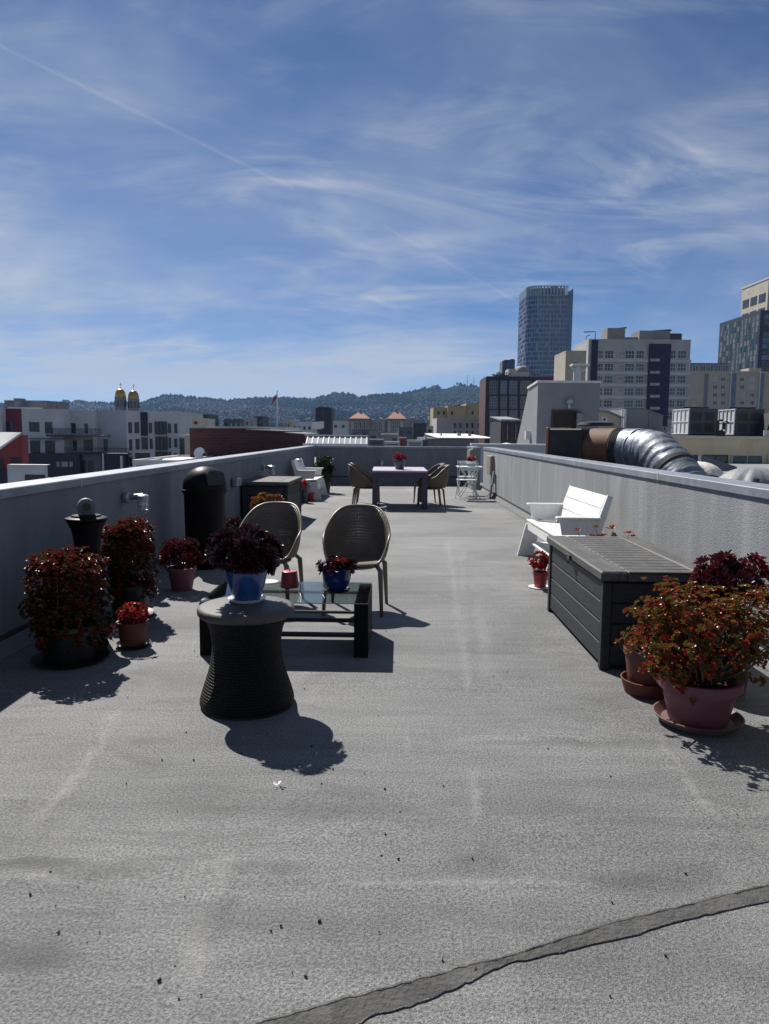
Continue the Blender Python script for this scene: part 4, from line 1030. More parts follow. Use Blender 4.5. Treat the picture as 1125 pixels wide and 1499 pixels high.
tag(mb.build('hill_woods', [bm_('far trees dark', (.013, .021, .010), .95, .3, .01, spec=0), bm_('far trees', (.028, .040, .016), .95, .3, .01, spec=0)]), 'dark woods spread between the houses on the hazy hills', 'trees', kind='stuff')
for px, h, l in ((680.5, 15.5, 'left and taller of two thin radio masts on the hilltop'), (690, 13, 'right and shorter of two thin radio masts on the hilltop')):
    p = hill_pt(px, YR-20); hh = h/F*YR
    t = thing('radio_mast', l, 'mast', p, 0, 'radio masts on the hill')
    MB().tube([(0, 0, -3), (0, 0, hh)], [2.2, .8], 6).build('mast', M['slate'], t)
    MB().box(-2.6, 2.6, -1, 1, hh*.5, hh*.54).box(-2.0, 2.0, -1, 1, hh*.75, hh*.78).build('antenna', M['slate'], t)

# ------------------------------------------------------------------ filler town between here and the hills
FM = [HC[0], HC[1], HC[2], HC[3], M['pale2'], M['warmgrey'], M['beige'], M['slate']]
def town_mesh(w_, d, h, wm):
    mb = MB(); mb.box(-w_/2, w_/2, -d/2, d/2, 0, h); mb.box(-w_/2-.2, w_/2+.2, -d/2-.2, d/2+.2, h+.01, h+.7, 1)
    mb.box(-w_*.2, w_*.1, -d*.1, d*.2, h+.71, h+3, 0)
    nf = int(h/3.4); nc = int(w_/3.2)
    for f in range(nf):
        for c in range(nc):
            if random.random() < .9: x = -w_/2+w_*(c+.28)/nc; mb.box(x, x+w_/nc*.5, -d/2-.1, -d/2-.01, 1.2+f*3.4, 2.9+f*3.4, 2)
    o = mb.build('town_building', [wm, random.choice((M['roofw'], M['roofg'])), M['pane']]); me = o.data; bpy.data.objects.remove(o); return me
TM = [town_mesh(random.uniform(12, 26), random.uniform(10, 20), random.uniform(9, 15), FM[k % 8]) for k in range(14)]
k = 0
for row, Y0 in enumerate((300, 380, 470, 560, 660, 780, 920, 1080, 1250, 1420)):
    x = X_(225, Y0)
    while x < X_(720, Y0):
        o = bpy.data.objects.new('town_building', random.choice(TM)); COL.objects.link(o)
        o.location = (x+random.uniform(0, 4), Y0+random.uniform(-22, 22), GZ+row*.7); x += random.uniform(20, 34) if row > 1 else random.uniform(34, 70)
        tag(o, 'low flat-roofed building in the hazy town below the hills', 'building', 'low buildings in the town below the hills'); k += 1
mb = MB()
for q in range(420):
    Y = random.uniform(260, 1450); g = Vector((X_(random.uniform(215, 720), Y), Y, GZ)); blob(g, random.uniform(2.5, 5), random.uniform(8, 15))
tag(mb.build('town_trees', [bpy.data.materials['far trees dark'], bpy.data.materials['far trees']]), 'dark street trees scattered through the hazy town below the hills', 'trees', kind='stuff')

# ------------------------------------------------------------------ left: the pale apartment complex
b = Bld('apartment_building', 'pale grey apartment block with crimson panel and dark balconies, left', 'building', 110, 126)
b.block('wall', 31, 92, 599.5, 126, 14, M['pale'], roof=M['roofw'], par=.12)
b.block('wall', 92.02, 134, 601, 129, 11, M['pale'], roof=M['roofw'], par=.12)
b.block('wall', 134.02, 184, 601.5, 131, 9, M['pale2'], roof=M['roofw'], par=.12)
b.block('wall', 184.02, 262, 603, 124, 16, M['pale'], roof=M['roofw'], par=.12)
b.block('wall', 1, 30.98, 599, 128, 12, M['crimson'], roof=M['roofg'], par=.12); b.block('wall', -40, .98, 598, 126.5, 12, M['pale'], roof=M['roofg'], par=.12)
for r in ((43, 618, 57, 632), (44.5, 645, 58, 664), (66.5, 645, 80, 664)): b.win(*r, 126, 'pane', 'fr_d', 2, 1)
b.win(9, 617, 19, 635, 128, 'pane', 'fr_d')
for r in ((66, 618, 76, 634),): b.win(*r, 126, 'pane', 'fr_d', 2)
for r in ((103, 619.5, 110.5, 634), (124, 620, 128, 634), (96, 644.5, 101.5, 660), (107, 644.5, 112, 660), (123, 644, 127, 660), (128.4, 643.5, 135, 660)):
    b.win(*r, 129 if r[2] <= 134 else 128.9, 'pane', 'fr_d')
b.win(152, 643, 157, 660, 131)
for r in ((188, 618, 192.5, 634), (197, 618, 203, 634), (218, 619, 222, 634), (246, 620, 250, 634), (255, 620, 259, 634), (189, 643, 193, 659), (198.5, 642.5, 204, 658), (207, 640, 216, 658),
          (219, 642, 223, 657), (247, 641, 250, 656), (255, 642, 259, 655), (189, 669, 193, 682), (198, 663, 219, 675), (247, 661, 250, 675), (255, 663, 259, 675)): b.win(*r, 124, 'pane', 'fr_d')
for r in ((227, 617, 244, 636), (228, 639, 245, 659), (228, 661, 245, 676)): b.win(*r, 124, 'pane', 'fr_d', 3, 2, .12, .3)
b.block('bay_panel', 205, 215, 603.4, 123.8, .19, M['navy'], Z(638, 123.8, 210)); 
def balcony(px0, px1, py0, py1, Y, d):
    x0, x1, z1, z0 = X_(px0, Y), X_(px1, Y), Z(py0, Y, px0), Z(py1, Y, px0)
    o = b.part('balcony', MB().box(x0, x1, Y, Y+d, z0, z0+.22), M['navy']); r = MB()
    r.box(x0, x1, Y, Y+.05, z1-.08, z1)
    n_ = int((x1-x0)/.22)
    for q in range(n_+1): xx = x0+(x1-x0)*q/n_; r.box(xx-.035, xx+.035, Y+.005, Y+.04, z0+.22, z1-.08)
    b.part('railing', r, M['navy'], o)
balcony(66.5, 147, 627, 638.5, 124.5, 4.4); balcony(92.5, 186, 655, 665, 122.5, 6.4)
b.part('awning', MB().box(X_(39, 125), X_(91, 125), 125, 125.98, Z(643, 125, 60), Z(641.4, 125, 60)), M['slate'])
b.block('base_storey', 33, 116, 664.2, 122, 3.9, M['navy']); b.block('base_storey', 116.02, 148, 665.5, 123, 5.9, M['slate']); b.block('base_storey', 150, 183, 666, 122.4, 6, M['navy'])
for r in ((82, 675, 88, 684), (89, 675, 100, 684), (101, 675, 107, 684)): b.win(*r, 122, 'pane_green', 'fr_d')
for r in ((120, 674, 125, 692), (129, 674, 136, 692)): b.win(*r, 123)
b.part('post', MB().box(X_(147.5, 122), X_(149.5, 122), 122, 122.3, GZ, Z(664, 122, 148)).box(X_(174, 121), X_(177, 121), 121, 121.3, GZ, Z(668, 121, 175)), M['fr_w'])
# red gabled building at the left edge
b = Bld('gabled_building', 'red clapboard building with a steep white roof at the left edge', 'building', 0, 74)
A, C, D = P(32, 636.5, 74), P(-60, 699, 74), P(32, 636.5, 74)
b.part('wall', MB().prism([(P(-60, 690, 74).x, GZ), (A.x, GZ), (A.x, A.z-.02), (C.x, C.z-.02)], 'y', 74, 75.2), M['redwall'])
e1 = P(-60, 634.6, 84); mb = MB(); mb.v = [A+Vector((0, -.1, .02)), C+Vector((0, -.1, .02)), e1, A+Vector((0, -.1, .25)), C+Vector((0, -.1, .25)), e1+Vector((0, 0, .22))]
for q in ((2, 1, 0), (3, 4, 5), (0, 1, 4, 3), (1, 2, 5, 4), (2, 0, 3, 5)): mb.face(q)
b.part('roof', mb, M['roofw'])
for r in ((-2, 671, 4.5, 685), (16, 669, 30, 683)): b.win(*r, 74, 'pane', 'fr_d', 2, 1)
b.block('base_storey', -20, 10, 687, 73, .98, M['navy'])
b = Bld('low_wall', 'pale low wall with a dark slot below the red gabled building', 'wall', 38, 62); b.block('wall', 10, 65, 681, 62, .5, M['pale']); b.part('coping', MB().box(X_(9, 62), X_(66, 62), 61.9, 62.6, Z(681, 62, 38)+.002, Z(680, 62, 38)), M['roofw'])
b.win(37, 695, 66, 703, 62, 'pane', 'fr_d', 1, 1, .04)
b = Bld('rooftop_house', 'pale rooftop house with a squat chimney above the left apartment block', 'building', 37, 170)
b.block('wall', 6, 68, 588, 170, 12, M['greyhut'], roof=M['roofg'], par=.3); b.block('wall', 20, 29, 585.5, 168, 1.9, M['greyhut']); b.block('chimney_cap', 19, 30, 583, 167.8, 2.3, M['greyhut'], Z(585.3, 168, 25))
b.block('skylight', 11, 56, 596, 166, 2, M['roofw'], Z(599, 166, 30))
# church with two gilded domes
b = Bld('church', 'distant church with two gilded onion domes above the pale apartments', 'church', 182, 480)
b.block('wall', 160, 210, 602, 484, 18, M['stone']); 
for px, yt in ((172.2, 0), (191.5, 2.2)):
    c = P(px, 581+yt, 480); r = 15.2/2/F*480; u = 480/F
    b.part('drum', MB().lathe([(r*1.06, -24*u), (r*1.06, -1.5*u), (r*1.14, -1.4*u), (r*1.14, -.2*u), (r, 0)], 24, (c.x, 484+r*.2, c.z)), M['stone'], smooth=True)
    wn = MB()
    for k in range(10):
        a = k*math.pi/5+.2; Mx = Matrix.Translation((c.x+r*1.08*math.cos(a), 484+r*.2+r*1.08*math.sin(a), c.z-9*u)) @ Matrix.Rotation(a, 4, 'Z'); wn.box(-.12, .12, -r*.17, r*.17, -5*u, 5*u, 0, Mx)
    b.part('arch_opening', wn, M['pane'])
    b.part('dome', MB().lathe([(r, .02)]+[(r*1.02*math.cos(a*math.pi/20)**.8, r*.15+r*1.45*math.sin(a*math.pi/20)) for a in range(10)]+[(.3, r*1.62), (.15, r*1.9)], 28, (c.x, 484+r*.2, c.z)), M['gold'], smooth=True)
    zt = c.z+r*1.88; b.part('cross', MB().box(c.x-.14, c.x+.14, 485.4, 485.6, zt, zt+7*u).box(c.x-1.1, c.x+1.1, 485.4, 485.6, zt+4*u, zt+4.6*u), M['gold'])
b = Bld('corner_building', 'narrow teal and cream building squeezed between pale apartments and brick wall', 'building', 269, 112)
b.block('wall', 262, 269.5, 640, 112, 10, M['slate']); b.block('wall', 269.52, 276.5, 636, 111, 10, M['beige']); b.part('cornice', MB().box(X_(261.5, 111), X_(277, 111), 110.6, 110.98, Z(638, 111, 268), Z(636, 111, 268)), M['fr_w']); b.win(263, 643, 268.5, 668, 112, 'pane_teal', 'fr_d', 1, 3)
# brick building
b = Bld('brick_building', 'long dark brick building with a stepped top beyond the left parapet', 'building', 350, 55)
def xz(pts, Y): return [(P(x, y, Y).x, P(x, y, Y).z) for x, y in pts]
b.part('wall', MB().prism([(X_(277, 55), GZ), (X_(446, 55), GZ)] + xz([(446, 636.2), (416, 634), (416, 631.8), (360, 629.4), (360, 627.4), (277, 627)], 55), 'y', 55, 67), M['brick'])
cp = MB()
for (x0, y0), (x1, y1) in (((277, 627), (360, 627.4)), ((360.2, 629.4), (416, 631.8)), ((416.2, 634), (446, 636.2))):
    a, c = P(x0, y0, 55), P(x1, y1, 55); cp.prism([(a.x, a.z+.004), (c.x, c.z+.004), (c.x, c.z+.07), (a.x, a.z+.07)], 'y', 54.9, 67.1)
b.part('coping', cp, M['roofg'])
b.block('wall', 300, 416, 624.6, 72, 14, M['roofw']); 
b = Bld('plant_room', 'beige plant room with a chimney standing behind the brick building', 'building', 292, 90); b.block('wall', 281, 298, 614, 90, 6, M['beige'], roof=M['roofg'], par=.15); b.block('chimney', 299, 305, 613, 91, 3, M['warmgrey'])
b.win(284, 617, 289, 621, 90)
for px0, px1, py, Y, m_, l in ((268, 305, 608, 240, 'dark', 'dark flat-topped block behind the beige plant room'), (327, 356, 615, 260, 'slate', 'charcoal block left of the flagpole, in front of the hills'),
        (358, 371, 613, 255, 'warmgrey', 'small pale tower between two dark blocks left of the flagpole'), (372, 384, 611, 262, 'dark', 'small dark roof structure just left of the flagpole'),
        (420, 456, 620, 180, 'pale', 'pale block with upright fins between the flagpole and the billboard'), (416, 424, 616, 178, 'beige', 'slim beige stair tower right of the flagpole')):
    b = Bld('flat_roofed_block', l, 'building', (px0+px1)/2, Y); b.block('wall', px0, px1, py, Y, 14, M[m_], roof=M['roofg'], par=.4)
    nwin = max(2, int((px1-px0)/7))
    for k in range(nwin): c = px0+(px1-px0)*(k+.3)/nwin; b.win(c, py+4, c+(px1-px0)/nwin*.45, py+9, Y, random.choice(('pane', 'pane_pale')), 'fr_d')
b = Bld('flagpole', 'white flagpole with a limp flag standing above the brick building', 'flagpole', 405.5, 70, Z(627, 70, 405))
h = Z(573, 70, 405)-b.l.z
MB().tube([(0, 0, -.5), (0, 0, h)], [.075, .04], 8).lathe([(.0, -.1), (.1, 0), (.0, .1)], 8, (0, 0, h+.06), cap=(False, False)).build('pole', M['fr_w'], b.t)
mb = MB(); nn = 8
for i in range(nn+1):
    for j in range(4):
        u = i/nn; mb.v.append(Vector((-.05-.42*u, .10*math.sin(u*9+j*.5)*u, h-.25-.62*u**1.2-j*.14*(1-.2*u))))
for i in range(nn):
    for j in range(3): mb.face((i*4+j, i*4+j+1, (i+1)*4+j+1, (i+1)*4+j), 1 if j == 0 and i < 3 else 0)
o = mb.build('flag', [M['redwall'], M['navy']], b.t); sd = o.modifiers.new('thickness', 'SOLIDIFY'); sd.thickness = .02
# satellite dish beyond the left parapet
b = Bld('satellite_dish', 'white satellite dish on a pole beyond the left parapet, before the brick wall', 'satellite dish', 291.5, 32, -3.5)
zc_ = Z(663.5, 32, 291)+3.5
MB().tube([(0, 0, 0), (0, 0, zc_)], .035, 8).build('pole', M['grey_metal'], b.t)
MB().lathe([(.001, .0), (.12, .012), (.20, .035), (.25, .06), (.235, .062), (.19, .042), (.001, .014)], 28, cap=(False, False), M=Matrix.Translation((0, -.05, zc_)) @ Matrix.Rotation(R(72), 4, 'X') @ Matrix.Rotation(R(-10), 4, 'Y')).build('dish', M['ceramic'], b.t, smooth=True)
MB().tube([(0, -.05, zc_-.2), (.25, -.30, zc_-.05)], .015, 6).box(.2, .36, -.36, -.26, zc_-.1, zc_+.02).build('feed_arm', M['blackm'], b.t)
o = MB().box(-46, -3.0, -3, 44, GZ, -3.55).build('neighbouring_roof', M['roofg']); struct(o)
b = Bld('low_building', 'low pale flat roof just beyond the left parapet below the apartments', 'building', 230, 46); b.block('wall', 194, 262, 678, 46, 10, M['pale'], roof=M['roofw'], par=.2)
b.win(200, 682, 216, 690, 46, 'pane_teal', 'fr_d', 2); b.block('plant_box', 194, 224, 673, 48, 2, M['slate'])

# ------------------------------------------------------------------ centre, below the hills
b = Bld('skylight', 'long white framed ridge skylight beyond the far left corner of the roof', 'skylight', 490, 46, Z(652, 46, 490)-1.2)
x0, x1, z0, z1 = X_(443, 46), X_(538.5, 46), Z(650, 46, 490), Z(639, 46, 490)
b.part('glazing', MB().prism([(46, z0), (48.4, z0), (47.2, z1)], 'x', x0+.2, x1-.02), M['pane_pale'])
fr = MB(); n_ = 11
for k in range(n_+1):
    x = x0+.2+(x1-.1-x0-.2)*k/n_; fr.prism([(45.95, z0), (46.06, z0), (47.2, z1-.05), (47.2, z1+.05)], 'x', x-.04, x+.04)
fr.box(x0, x1, 47.1, 47.3, z1+.02, z1+.1); fr.box(x0, x1, 45.9, 46.02, z0-.08, z0+.03)
b.part('frame', fr, M['fr_w']); b.part('curb', MB().box(x0, x1, 46.03, 48.4, b.l.z, z0-.09), M['slate'])
o = MB().box(X_(300, 40), X_(720, 40), 26, 66, GZ, Z(658, 40, 500)-.6).build('neighbouring_roof', M['roofg']); struct(o)
b = Bld('billboard', 'pale blank back of a billboard on posts, left of the dark tower block', 'billboard', 464, 120)
b.part('panel', MB().prism(xz([(456, 618), (473.5, 616.5), (473.5, 626), (471, 628), (457, 628)], 120), 'y', 120, 120.5), M['roofw']); b.part('post', MB().box(X_(463, 120), X_(465.5, 120), 120.6, 120.9, GZ, Z(620, 120, 464)), M['slate'])
b = Bld('tower_block', 'dark windowless tower block standing before the hills left of the dining table', 'building', 473, 230)
b.block('wall', 461.5, 485, 598.5, 230, 12, M['navy'], roof=M['roofg'], par=.3); b.part('louvre', MB().box(X_(472, 230), X_(474, 230), 229.9, 229.99, Z(612, 230, 473), Z(600, 230, 473)), M['pane']); b.block('railing', 465, 481, 595.5, 233, .2, M['fr_d'], Z(598, 230, 473))
b = Bld('school_building', 'long grey building with two red hipped tile roofs below the hills', 'building', 550, 420)
b.block('wall', 486, 541, 613, 420, 18, M['stone']); b.block('wall', 541.02, 566, 615, 423, 16, M['stone']); b.block('wall', 566.02, 600, 613, 420, 18, M['stone']); b.block('wall', 600.02, 622, 614.5, 424, 14, M['stone'])
for px0, px1, yb, yt in ((510, 542, 612.5, 604), (565.5, 595, 612.8, 603)):
    a, c = P(px0, yb, 418), P(px1, yb, 418); t_ = P((px0+px1)/2, yt, 428).z; mx = (a.x+c.x)/2
    mb = MB(); mb.v = [Vector((a.x, 418, a.z)), Vector((c.x, 418, a.z)), Vector((c.x, 439, a.z)), Vector((a.x, 439, a.z)), Vector((mx-1.5, 428, t_)), Vector((mx+1.5, 428, t_))]
    for q in ((0, 1, 5, 4), (1, 2, 5), (2, 3, 4, 5), (3, 0, 4), (3, 2, 1, 0)): mb.face(q)
    o = b.part('roof', mb, M['tile']); b.part('finial', MB().box(mx-.5, mx+.5, 427.4, 428.4, t_-.2, t_+1.4), M['stone'], o)
for c in [490+6*k for k in range(8)]+[543+5.5*k for k in range(4)]+[568+6*k for k in range(5)]:
    b.win(c, 617, c+3, 632, 420 if not 541 < c < 566 else 423, random.choice(('pane', 'pane', 'pane_pale')), 'fr_w', 1, 3, .15)
for px0, px1, py, Y, m_, l in ((487, 507, 618, 140, 'pale', 'white corner block with a chimney, right of the dark tower block'), (515, 539, 630, 150, 'slate', 'squat slate roof house above the right end of the skylight'),
        (583, 604, 627, 150, 'slate', 'blue grey box of a building below the right red roof'), (604.5, 624, 621, 170, 'dark', 'dark stepped roof house right of the blue grey box'),
        (541, 553, 634, 110, 'greyhut', 'small grey stair hut behind the dining table flowers'), (624, 634, 625, 190, 'beige', 'narrow cream block left of the pinkish building')):
    b = Bld('roof_house', l, 'building', (px0+px1)/2, Y); b.block('wall', px0, px1, py, Y, 8, M[m_], roof=M['roofg'], par=.25)
    b.win(px0+2, py+4, px0+6, py+8, Y); b.win(px1-7, py+4, px1-3, py+8, Y)
# plant on the near roof beyond the far parapet
def acbox(px0, px1, py0, py1, Y, m_, l, cat='vent'):
    b = Bld('roof_unit', l, cat, (px0+px1)/2, Y, Z(py1, Y, px0)-.4)
    b.block('case', px0, px1, py0, Y, 1.2, m_); a = MB()
    for k in range(5): z = Z(py0, Y, px0)-.1-k*.13; a.box(X_(px0, Y)+.06, X_(px1, Y)-.06, Y-.03, Y-.005, z-.06, z)
    b.part('louvre', a, M['fr_d']); b.part('cap', MB().box(X_(px0, Y)-.03, X_(px1, Y)+.03, Y-.04, Y+1.24, Z(py0, Y, px0)+.003, Z(py0, Y, px0)+.06), M['grey_metal'])
acbox(585, 594.5, 641.5, 648, 48, M['red_pot'], 'bright red roof unit beyond the far parapet above the dining table', 'roof unit')
acbox(563, 584, 647.5, 653, 46, M['grey_metal'], 'wide grey roof unit left of the red one', 'roof unit'); acbox(597, 618, 645.5, 652, 46, M['grey_metal'], 'wide grey roof unit right of the red one', 'roof unit')
acbox(541, 561, 644, 652, 52, M['slate'], 'dark slate roof unit right of the long skylight', 'roof unit')
b = Bld('chimney', 'slim white chimney on a dark base right of the roof units', 'chimney', 622, 50, Z(655, 50, 622)); b.block('base', 618.5, 626, 644, 50, 1, M['dark']); b.block('stack', 621, 625, 637.5, 50.2, .5, M['fr_w'], Z(644, 50, 622)+.003); b.block('cap', 620.4, 625.6, 637, 50.1, .7, M['grey_metal'], Z(637.4, 50, 622))
# tan buildings, white roof
b = Bld('tan_building', 'large ochre building below the hilltop masts', 'building', 670, 270)
b.block('wall', 634, 655, 597.5, 270, 18, M['ochre'], roof=M['roofg'], par=.3); b.block('wall', 655.02, 682, 595, 268, 20, M['ochre'], roof=M['roofg'], par=.3); b.block('wall', 682.02, 720, 591.5, 270, 20, M['ochre'], roof=M['roofg'], par=.3); b.block('roof_hut', 664, 674, 592.5, 272, 5, M['brownside'], Z(595, 272, 670))
for c in (640, 648, 660, 690): b.win(c, 602, c+3, 607, 270 if c < 655 or c > 682 else 268)
b = Bld('pinkish_building', 'pinkish grey building with two rows of small windows beside the dark loft building', 'building', 670, 205)
b.block('wall', 639, 720, 613, 205, 20, M['warmgrey'], roof=M['roofg'], par=.2)
for c in (664, 672, 682, 689.5, 699):
    b.win(c, 619.5, c+3, 626.5, 205, 'pane', 'fr_d'); b.win(c, 631, c+3, 637, 205, 'pane', 'fr_d')
b = Bld('warehouse', 'low warehouse with a bright white roof beyond the far parapet', 'building', 670, 84)
b.block('wall', 622, 694, 642, 84, 22, M['slate'])
x0, x1 = X_(620, 84), X_(726, 84); b.part('roof', MB().prism([(83.8, Z(641.6, 84, 670)), (112, Z(635.8, 112, 670)), (112, Z(634.8, 112, 670)), (83.8, Z(640.8, 84, 670))], 'x', x0+1.6, x1), M['roofw'])
b.part('vent', MB().box(X_(670, 95), X_(675, 95), 95, 96, Z(640, 95, 670), Z(633.5, 95, 670)).box(X_(686, 95), X_(690, 95), 95, 96, Z(640, 95, 670), Z(635, 95, 670)).box(X_(645, 95), X_(647, 95), 95, 96, Z(640, 95, 670), Z(635, 95, 670)), M['stone'])

# ------------------------------------------------------------------ right: dark loft building, tower and neighbours
b = Bld('loft_building', 'dark loft building with big gridded windows and oxide brown side', 'building', 745, 182)
b.block('wall', 712.5, 815, 553, 182, 12, M['navy'], roof=M['roofg'], par=.3); b.part('side_wall', MB().box(X_(712.5, 182)-.5, X_(712.5, 182)-.004, 182.2, 194, GZ, Z(553, 182, 712)), M['brownside'])
for c0, c1 in ((716, 728), (732, 741.5), (745, 757), (761, 778), (781, 792)):
    for r0, r1 in ((557.5, 577), (580, 598), (600.5, 618), (620.5, 638), (640, 654)): b.win(c0, r0, c1, r1, 182, random.choice(('pane_teal', 'pane', 'pane_blue')), 'fr_g', 4, 4, .12, .12)
b.part('red_band', MB().box(X_(783, 182), X_(815.5, 182), 181.6, 181.99, Z(558, 182, 800), Z(552.6, 182, 800)), M['crimson'])
b.block('roof_hut', 744, 755, 540, 186, 5, M['warmgrey'], Z(552, 186, 750)); b.block('roof_hut', 754, 774, 544, 188, 5, M['warmgrey'], Z(552, 188, 760)); b.part('roof', MB().lathe([(2.0, 0), (1.7, .9), (.9, 1.4), (.001, 1.5)], 20, (X_(762, 190), 190.5, Z(544, 190, 762)+.01), cap=(True, False)), M['stone'], smooth=True)
b.win(776, 546, 790, 552, 181.9, 'pane_teal', 'fr_g', 3)
mb = MB()
for k in range(90):
    c = Vector((X_(random.uniform(717, 744), 184), 184+random.uniform(-.8, .8), Z(553, 184, 730)+random.random()**2*1.1)); rosette(mb, c, rdir(0), .55, 6, random.random(), wide=.4)
o = mb.build('roof_shrubs', M['green']); tag(o, 'row of green shrubs along the roof edge of the dark loft building', 'shrubs')
b = Bld('black_tower', 'slim black tower just left of the tall glass tower', 'building', 744, 520); b.block('wall', 738, 753.5, 528, 520, 14, M['dark'], roof=M['roofg'], par=.6); b.block('wall', 735, 737.95, 529, 521, 12, M['slate'])
for k in range(4): b.win(742, 531.5+4.2*k, 752, 533.5+4.2*k, 520, 'pane_blue', 'fr_d', 3)
b.block('roof_hut', 747, 753, 525.5, 524, 5, M['slate'], Z(528, 524, 750))

def glass_tower():
    Y = 420.0
    b = Bld('glass_tower', 'tall rounded blue glass tower dominating the right skyline', 'tower', 795, Y)
    xl, xr = X_(767.5, Y), X_(823.5, Y); ztop = Z(418, Y, 795); rc = 7.0; dp = 26.0
    foot = [(xl, Y+dp)] + [(xl, Y+rc+(dp-rc)*k/6) for k in range(5, 0, -1)] + [(xl+rc-rc*math.cos(a*math.pi/16), Y+rc-rc*math.sin(a*math.pi/16)) for a in range(9)] + [(xl+rc+(xr-xl-rc)*k/8, Y) for k in range(1, 9)] + [(xr, Y+dp)]
    b.part('glazing', MB().prism(foot, 'z', GZ, ztop-5.2), M['pane_blue'])
    def offs(d):      # footprint pushed outwards
        out = []
        for i, p in enumerate(foot):
            a = Vector(foot[max(0, i-1)]); c = Vector(foot[min(len(foot)-1, i+1)]); t = (c-a).normalized(); n = Vector((t.y, -t.x))
            if n.dot(Vector(p)-Vector(((xl+xr)/2, Y+dp/2))) < 0: n = -n
            out.append((p[0]+n.x*d, p[1]+n.y*d))
        return out
    o1 = offs(.25); sp = MB()
    nfl = 36; z0 = GZ
    fh = (ztop-5.2-z0)/nfl
    for k in range(nfl+1):
        z = z0+k*fh; n = len(o1); base = len(sp.v)
        for p in o1: sp.v += [Vector((*p, z-.34)), Vector((*p, z+.34))]
        for i in range(n-1): sp.face((base+2*i, base+2*i+2, base+2*i+3, base+2*i+1))
        base = len(sp.v)
        for p, q in zip(o1, foot): sp.v += [Vector((*p, z+.34)), Vector((*q, z+.34))]
        for i in range(n-1): sp.face((base+2*i, base+2*i+2, base+2*i+3, base+2*i+1))
    b.part('spandrel', sp, M['tspan'])
    mu = MB(); L = 0; o2 = offs(.32); pos = []
    for (a, c) in zip(o2, o2[1:]):
        a, c = Vector(a), Vector(c); l = (c-a).length; m_ = max(1, round(l/1.55))
        for k in range(m_): pos.append((a.lerp(c, k/m_), (c-a).normalized()))
    rs = random.Random(4)
    for i, (p, t) in enumerate(pos):
        Mx = Matrix.Translation((p.x, p.y, 0)) @ Matrix.Rotation(math.atan2(t.y, t.x), 4, 'Z')
        if i % 3 == 0: mu.box(-.16, .16, -.12, .22, z0, ztop-5.3, 0, Mx)
        else:
            for k in range(nfl):
                if rs.random() < .55: mu.box(-.22 if rs.random() < .5 else -.5, .22 if rs.random() < .5 else .5, -.05, .2, z0+k*fh+.36, z0+(k+1)*fh-.36, 0, Mx)
    b.part('mullion', mu, M['tspan'])
    cr = MB()
    for i, (p, t) in enumerate(pos):
        Mx = Matrix.Translation((p.x, p.y, 0)) @ Matrix.Rotation(math.atan2(t.y, t.x), 4, 'Z'); cr.box(-.5, .5, -.1, .2, ztop-5.0, ztop-.4, 0, Mx)
    b.part('crown_louvre', cr, M['tcrown']); 
    inner = [(p[0]+(1.6 if p[0] < (xl+xr)/2 else -1.6), p[1]+1.6) for p in foot]
    b.part('plant_room', MB().prism(inner, 'z', ztop-5.19, ztop-1.0), M['slate'])
    rt = MB(); base = 0
    for p in o1: rt.v += [Vector((*p, ztop-.4)), Vector((*p, ztop))]
    for i in range(len(o1)-1): rt.face((2*i, 2*i+2, 2*i+3, 2*i+1))
    rr = b.part('crown_rail', rt, M['tspan']); sd = rr.modifiers.new('thickness', 'SOLIDIFY'); sd.thickness = .3
    b.part('roof_hut', MB().box(X_(803, Y), X_(812, Y), Y+6, Y+10, ztop-1, ztop+1.2), M['slate'])
    xf = X_(833.5, Y); a = MB().prism([(xr+.3, GZ), (xf, GZ), (xf, Z(421, Y, 830)), (xr+.3, Z(427.5, Y, 825))], 'y', Y+2.2, Y+8)
    fo = b.part('glass_fin', a, M['pane_fin']); l = MB()
    for k in range(nfl): z = GZ+k*fh; l.box(xr+.35, xf, Y+2.12, Y+2.19, z-.1, z+.1)
    for q in (.33, .66): x = xr+.3+(xf-xr-.3)*q; l.box(x-.08, x+.08, Y+2.1, Y+2.18, GZ, Z(429, Y, 828))
    b.part('mullion', l, M['fr_g'], fo)
M['tspan'] = bm_('tower spandrel panel', (.22, .28, .38), .45, .08, .1); M['tcrown'] = bm_('tower crown fin', (.22, .28, .34), .4); M['pane_fin'] = pane('clear blue glass fin', (.04, .15, .30), .08, .25, .05)
glass_tower()

b = Bld('narrow_building', 'narrow cream building between the glass tower and the navy striped apartments', 'building', 838, 150)
b.block('wall', 828, 858, 515.5, 150, 10, M['beige'], roof=M['roofg'], par=.3); X0 = X_(828, 150)
for z0, z1 in ((531, 540), (547, 556)): b.sidewin(X0, 152.5, 154.6, Z(z1, 153, 822), Z(z0, 153, 822), 'pane_pale'); b.sidewin(X0, 156.5, 158, Z(z1, 153, 822), Z(z0, 153, 822), 'pane_pale')
b.win(838, 529, 847, 532.5, 150, 'pane', 'fr_w', 3)
b = Bld('vent_stack', 'fat white T-shaped vent stack before the narrow cream building', 'vent', 842, 120); x = X_(842, 120)
b.part('stack', MB().lathe([(.62, GZ), (.62, 0)], 24, (x, 120, Z(536.5, 120, 842)-.02) if False else (x, 120, Z(536.5, 120, 842)), cap=(True, True)), M['fr_w'], smooth=True)
b.part('cap', MB().bevbox(X_(832.5, 120), X_(858, 120), 119, 121, Z(536.4, 120, 842), Z(533.4, 120, 842), .06).tube([(X_(834, 120), 119.6, Z(536.6, 120, 834)), (X_(835, 120), 119.6, Z(541, 120, 834)), (X_(838, 120), 119.6, Z(543, 120, 834))], .18, 8).tube([(X_(854, 120), 119.6, Z(536.6, 120, 854)), (X_(852, 120), 119.6, Z(541, 120, 852)), (X_(846, 120), 119.6, Z(544, 120, 846))], .18, 8), M['fr_w'])
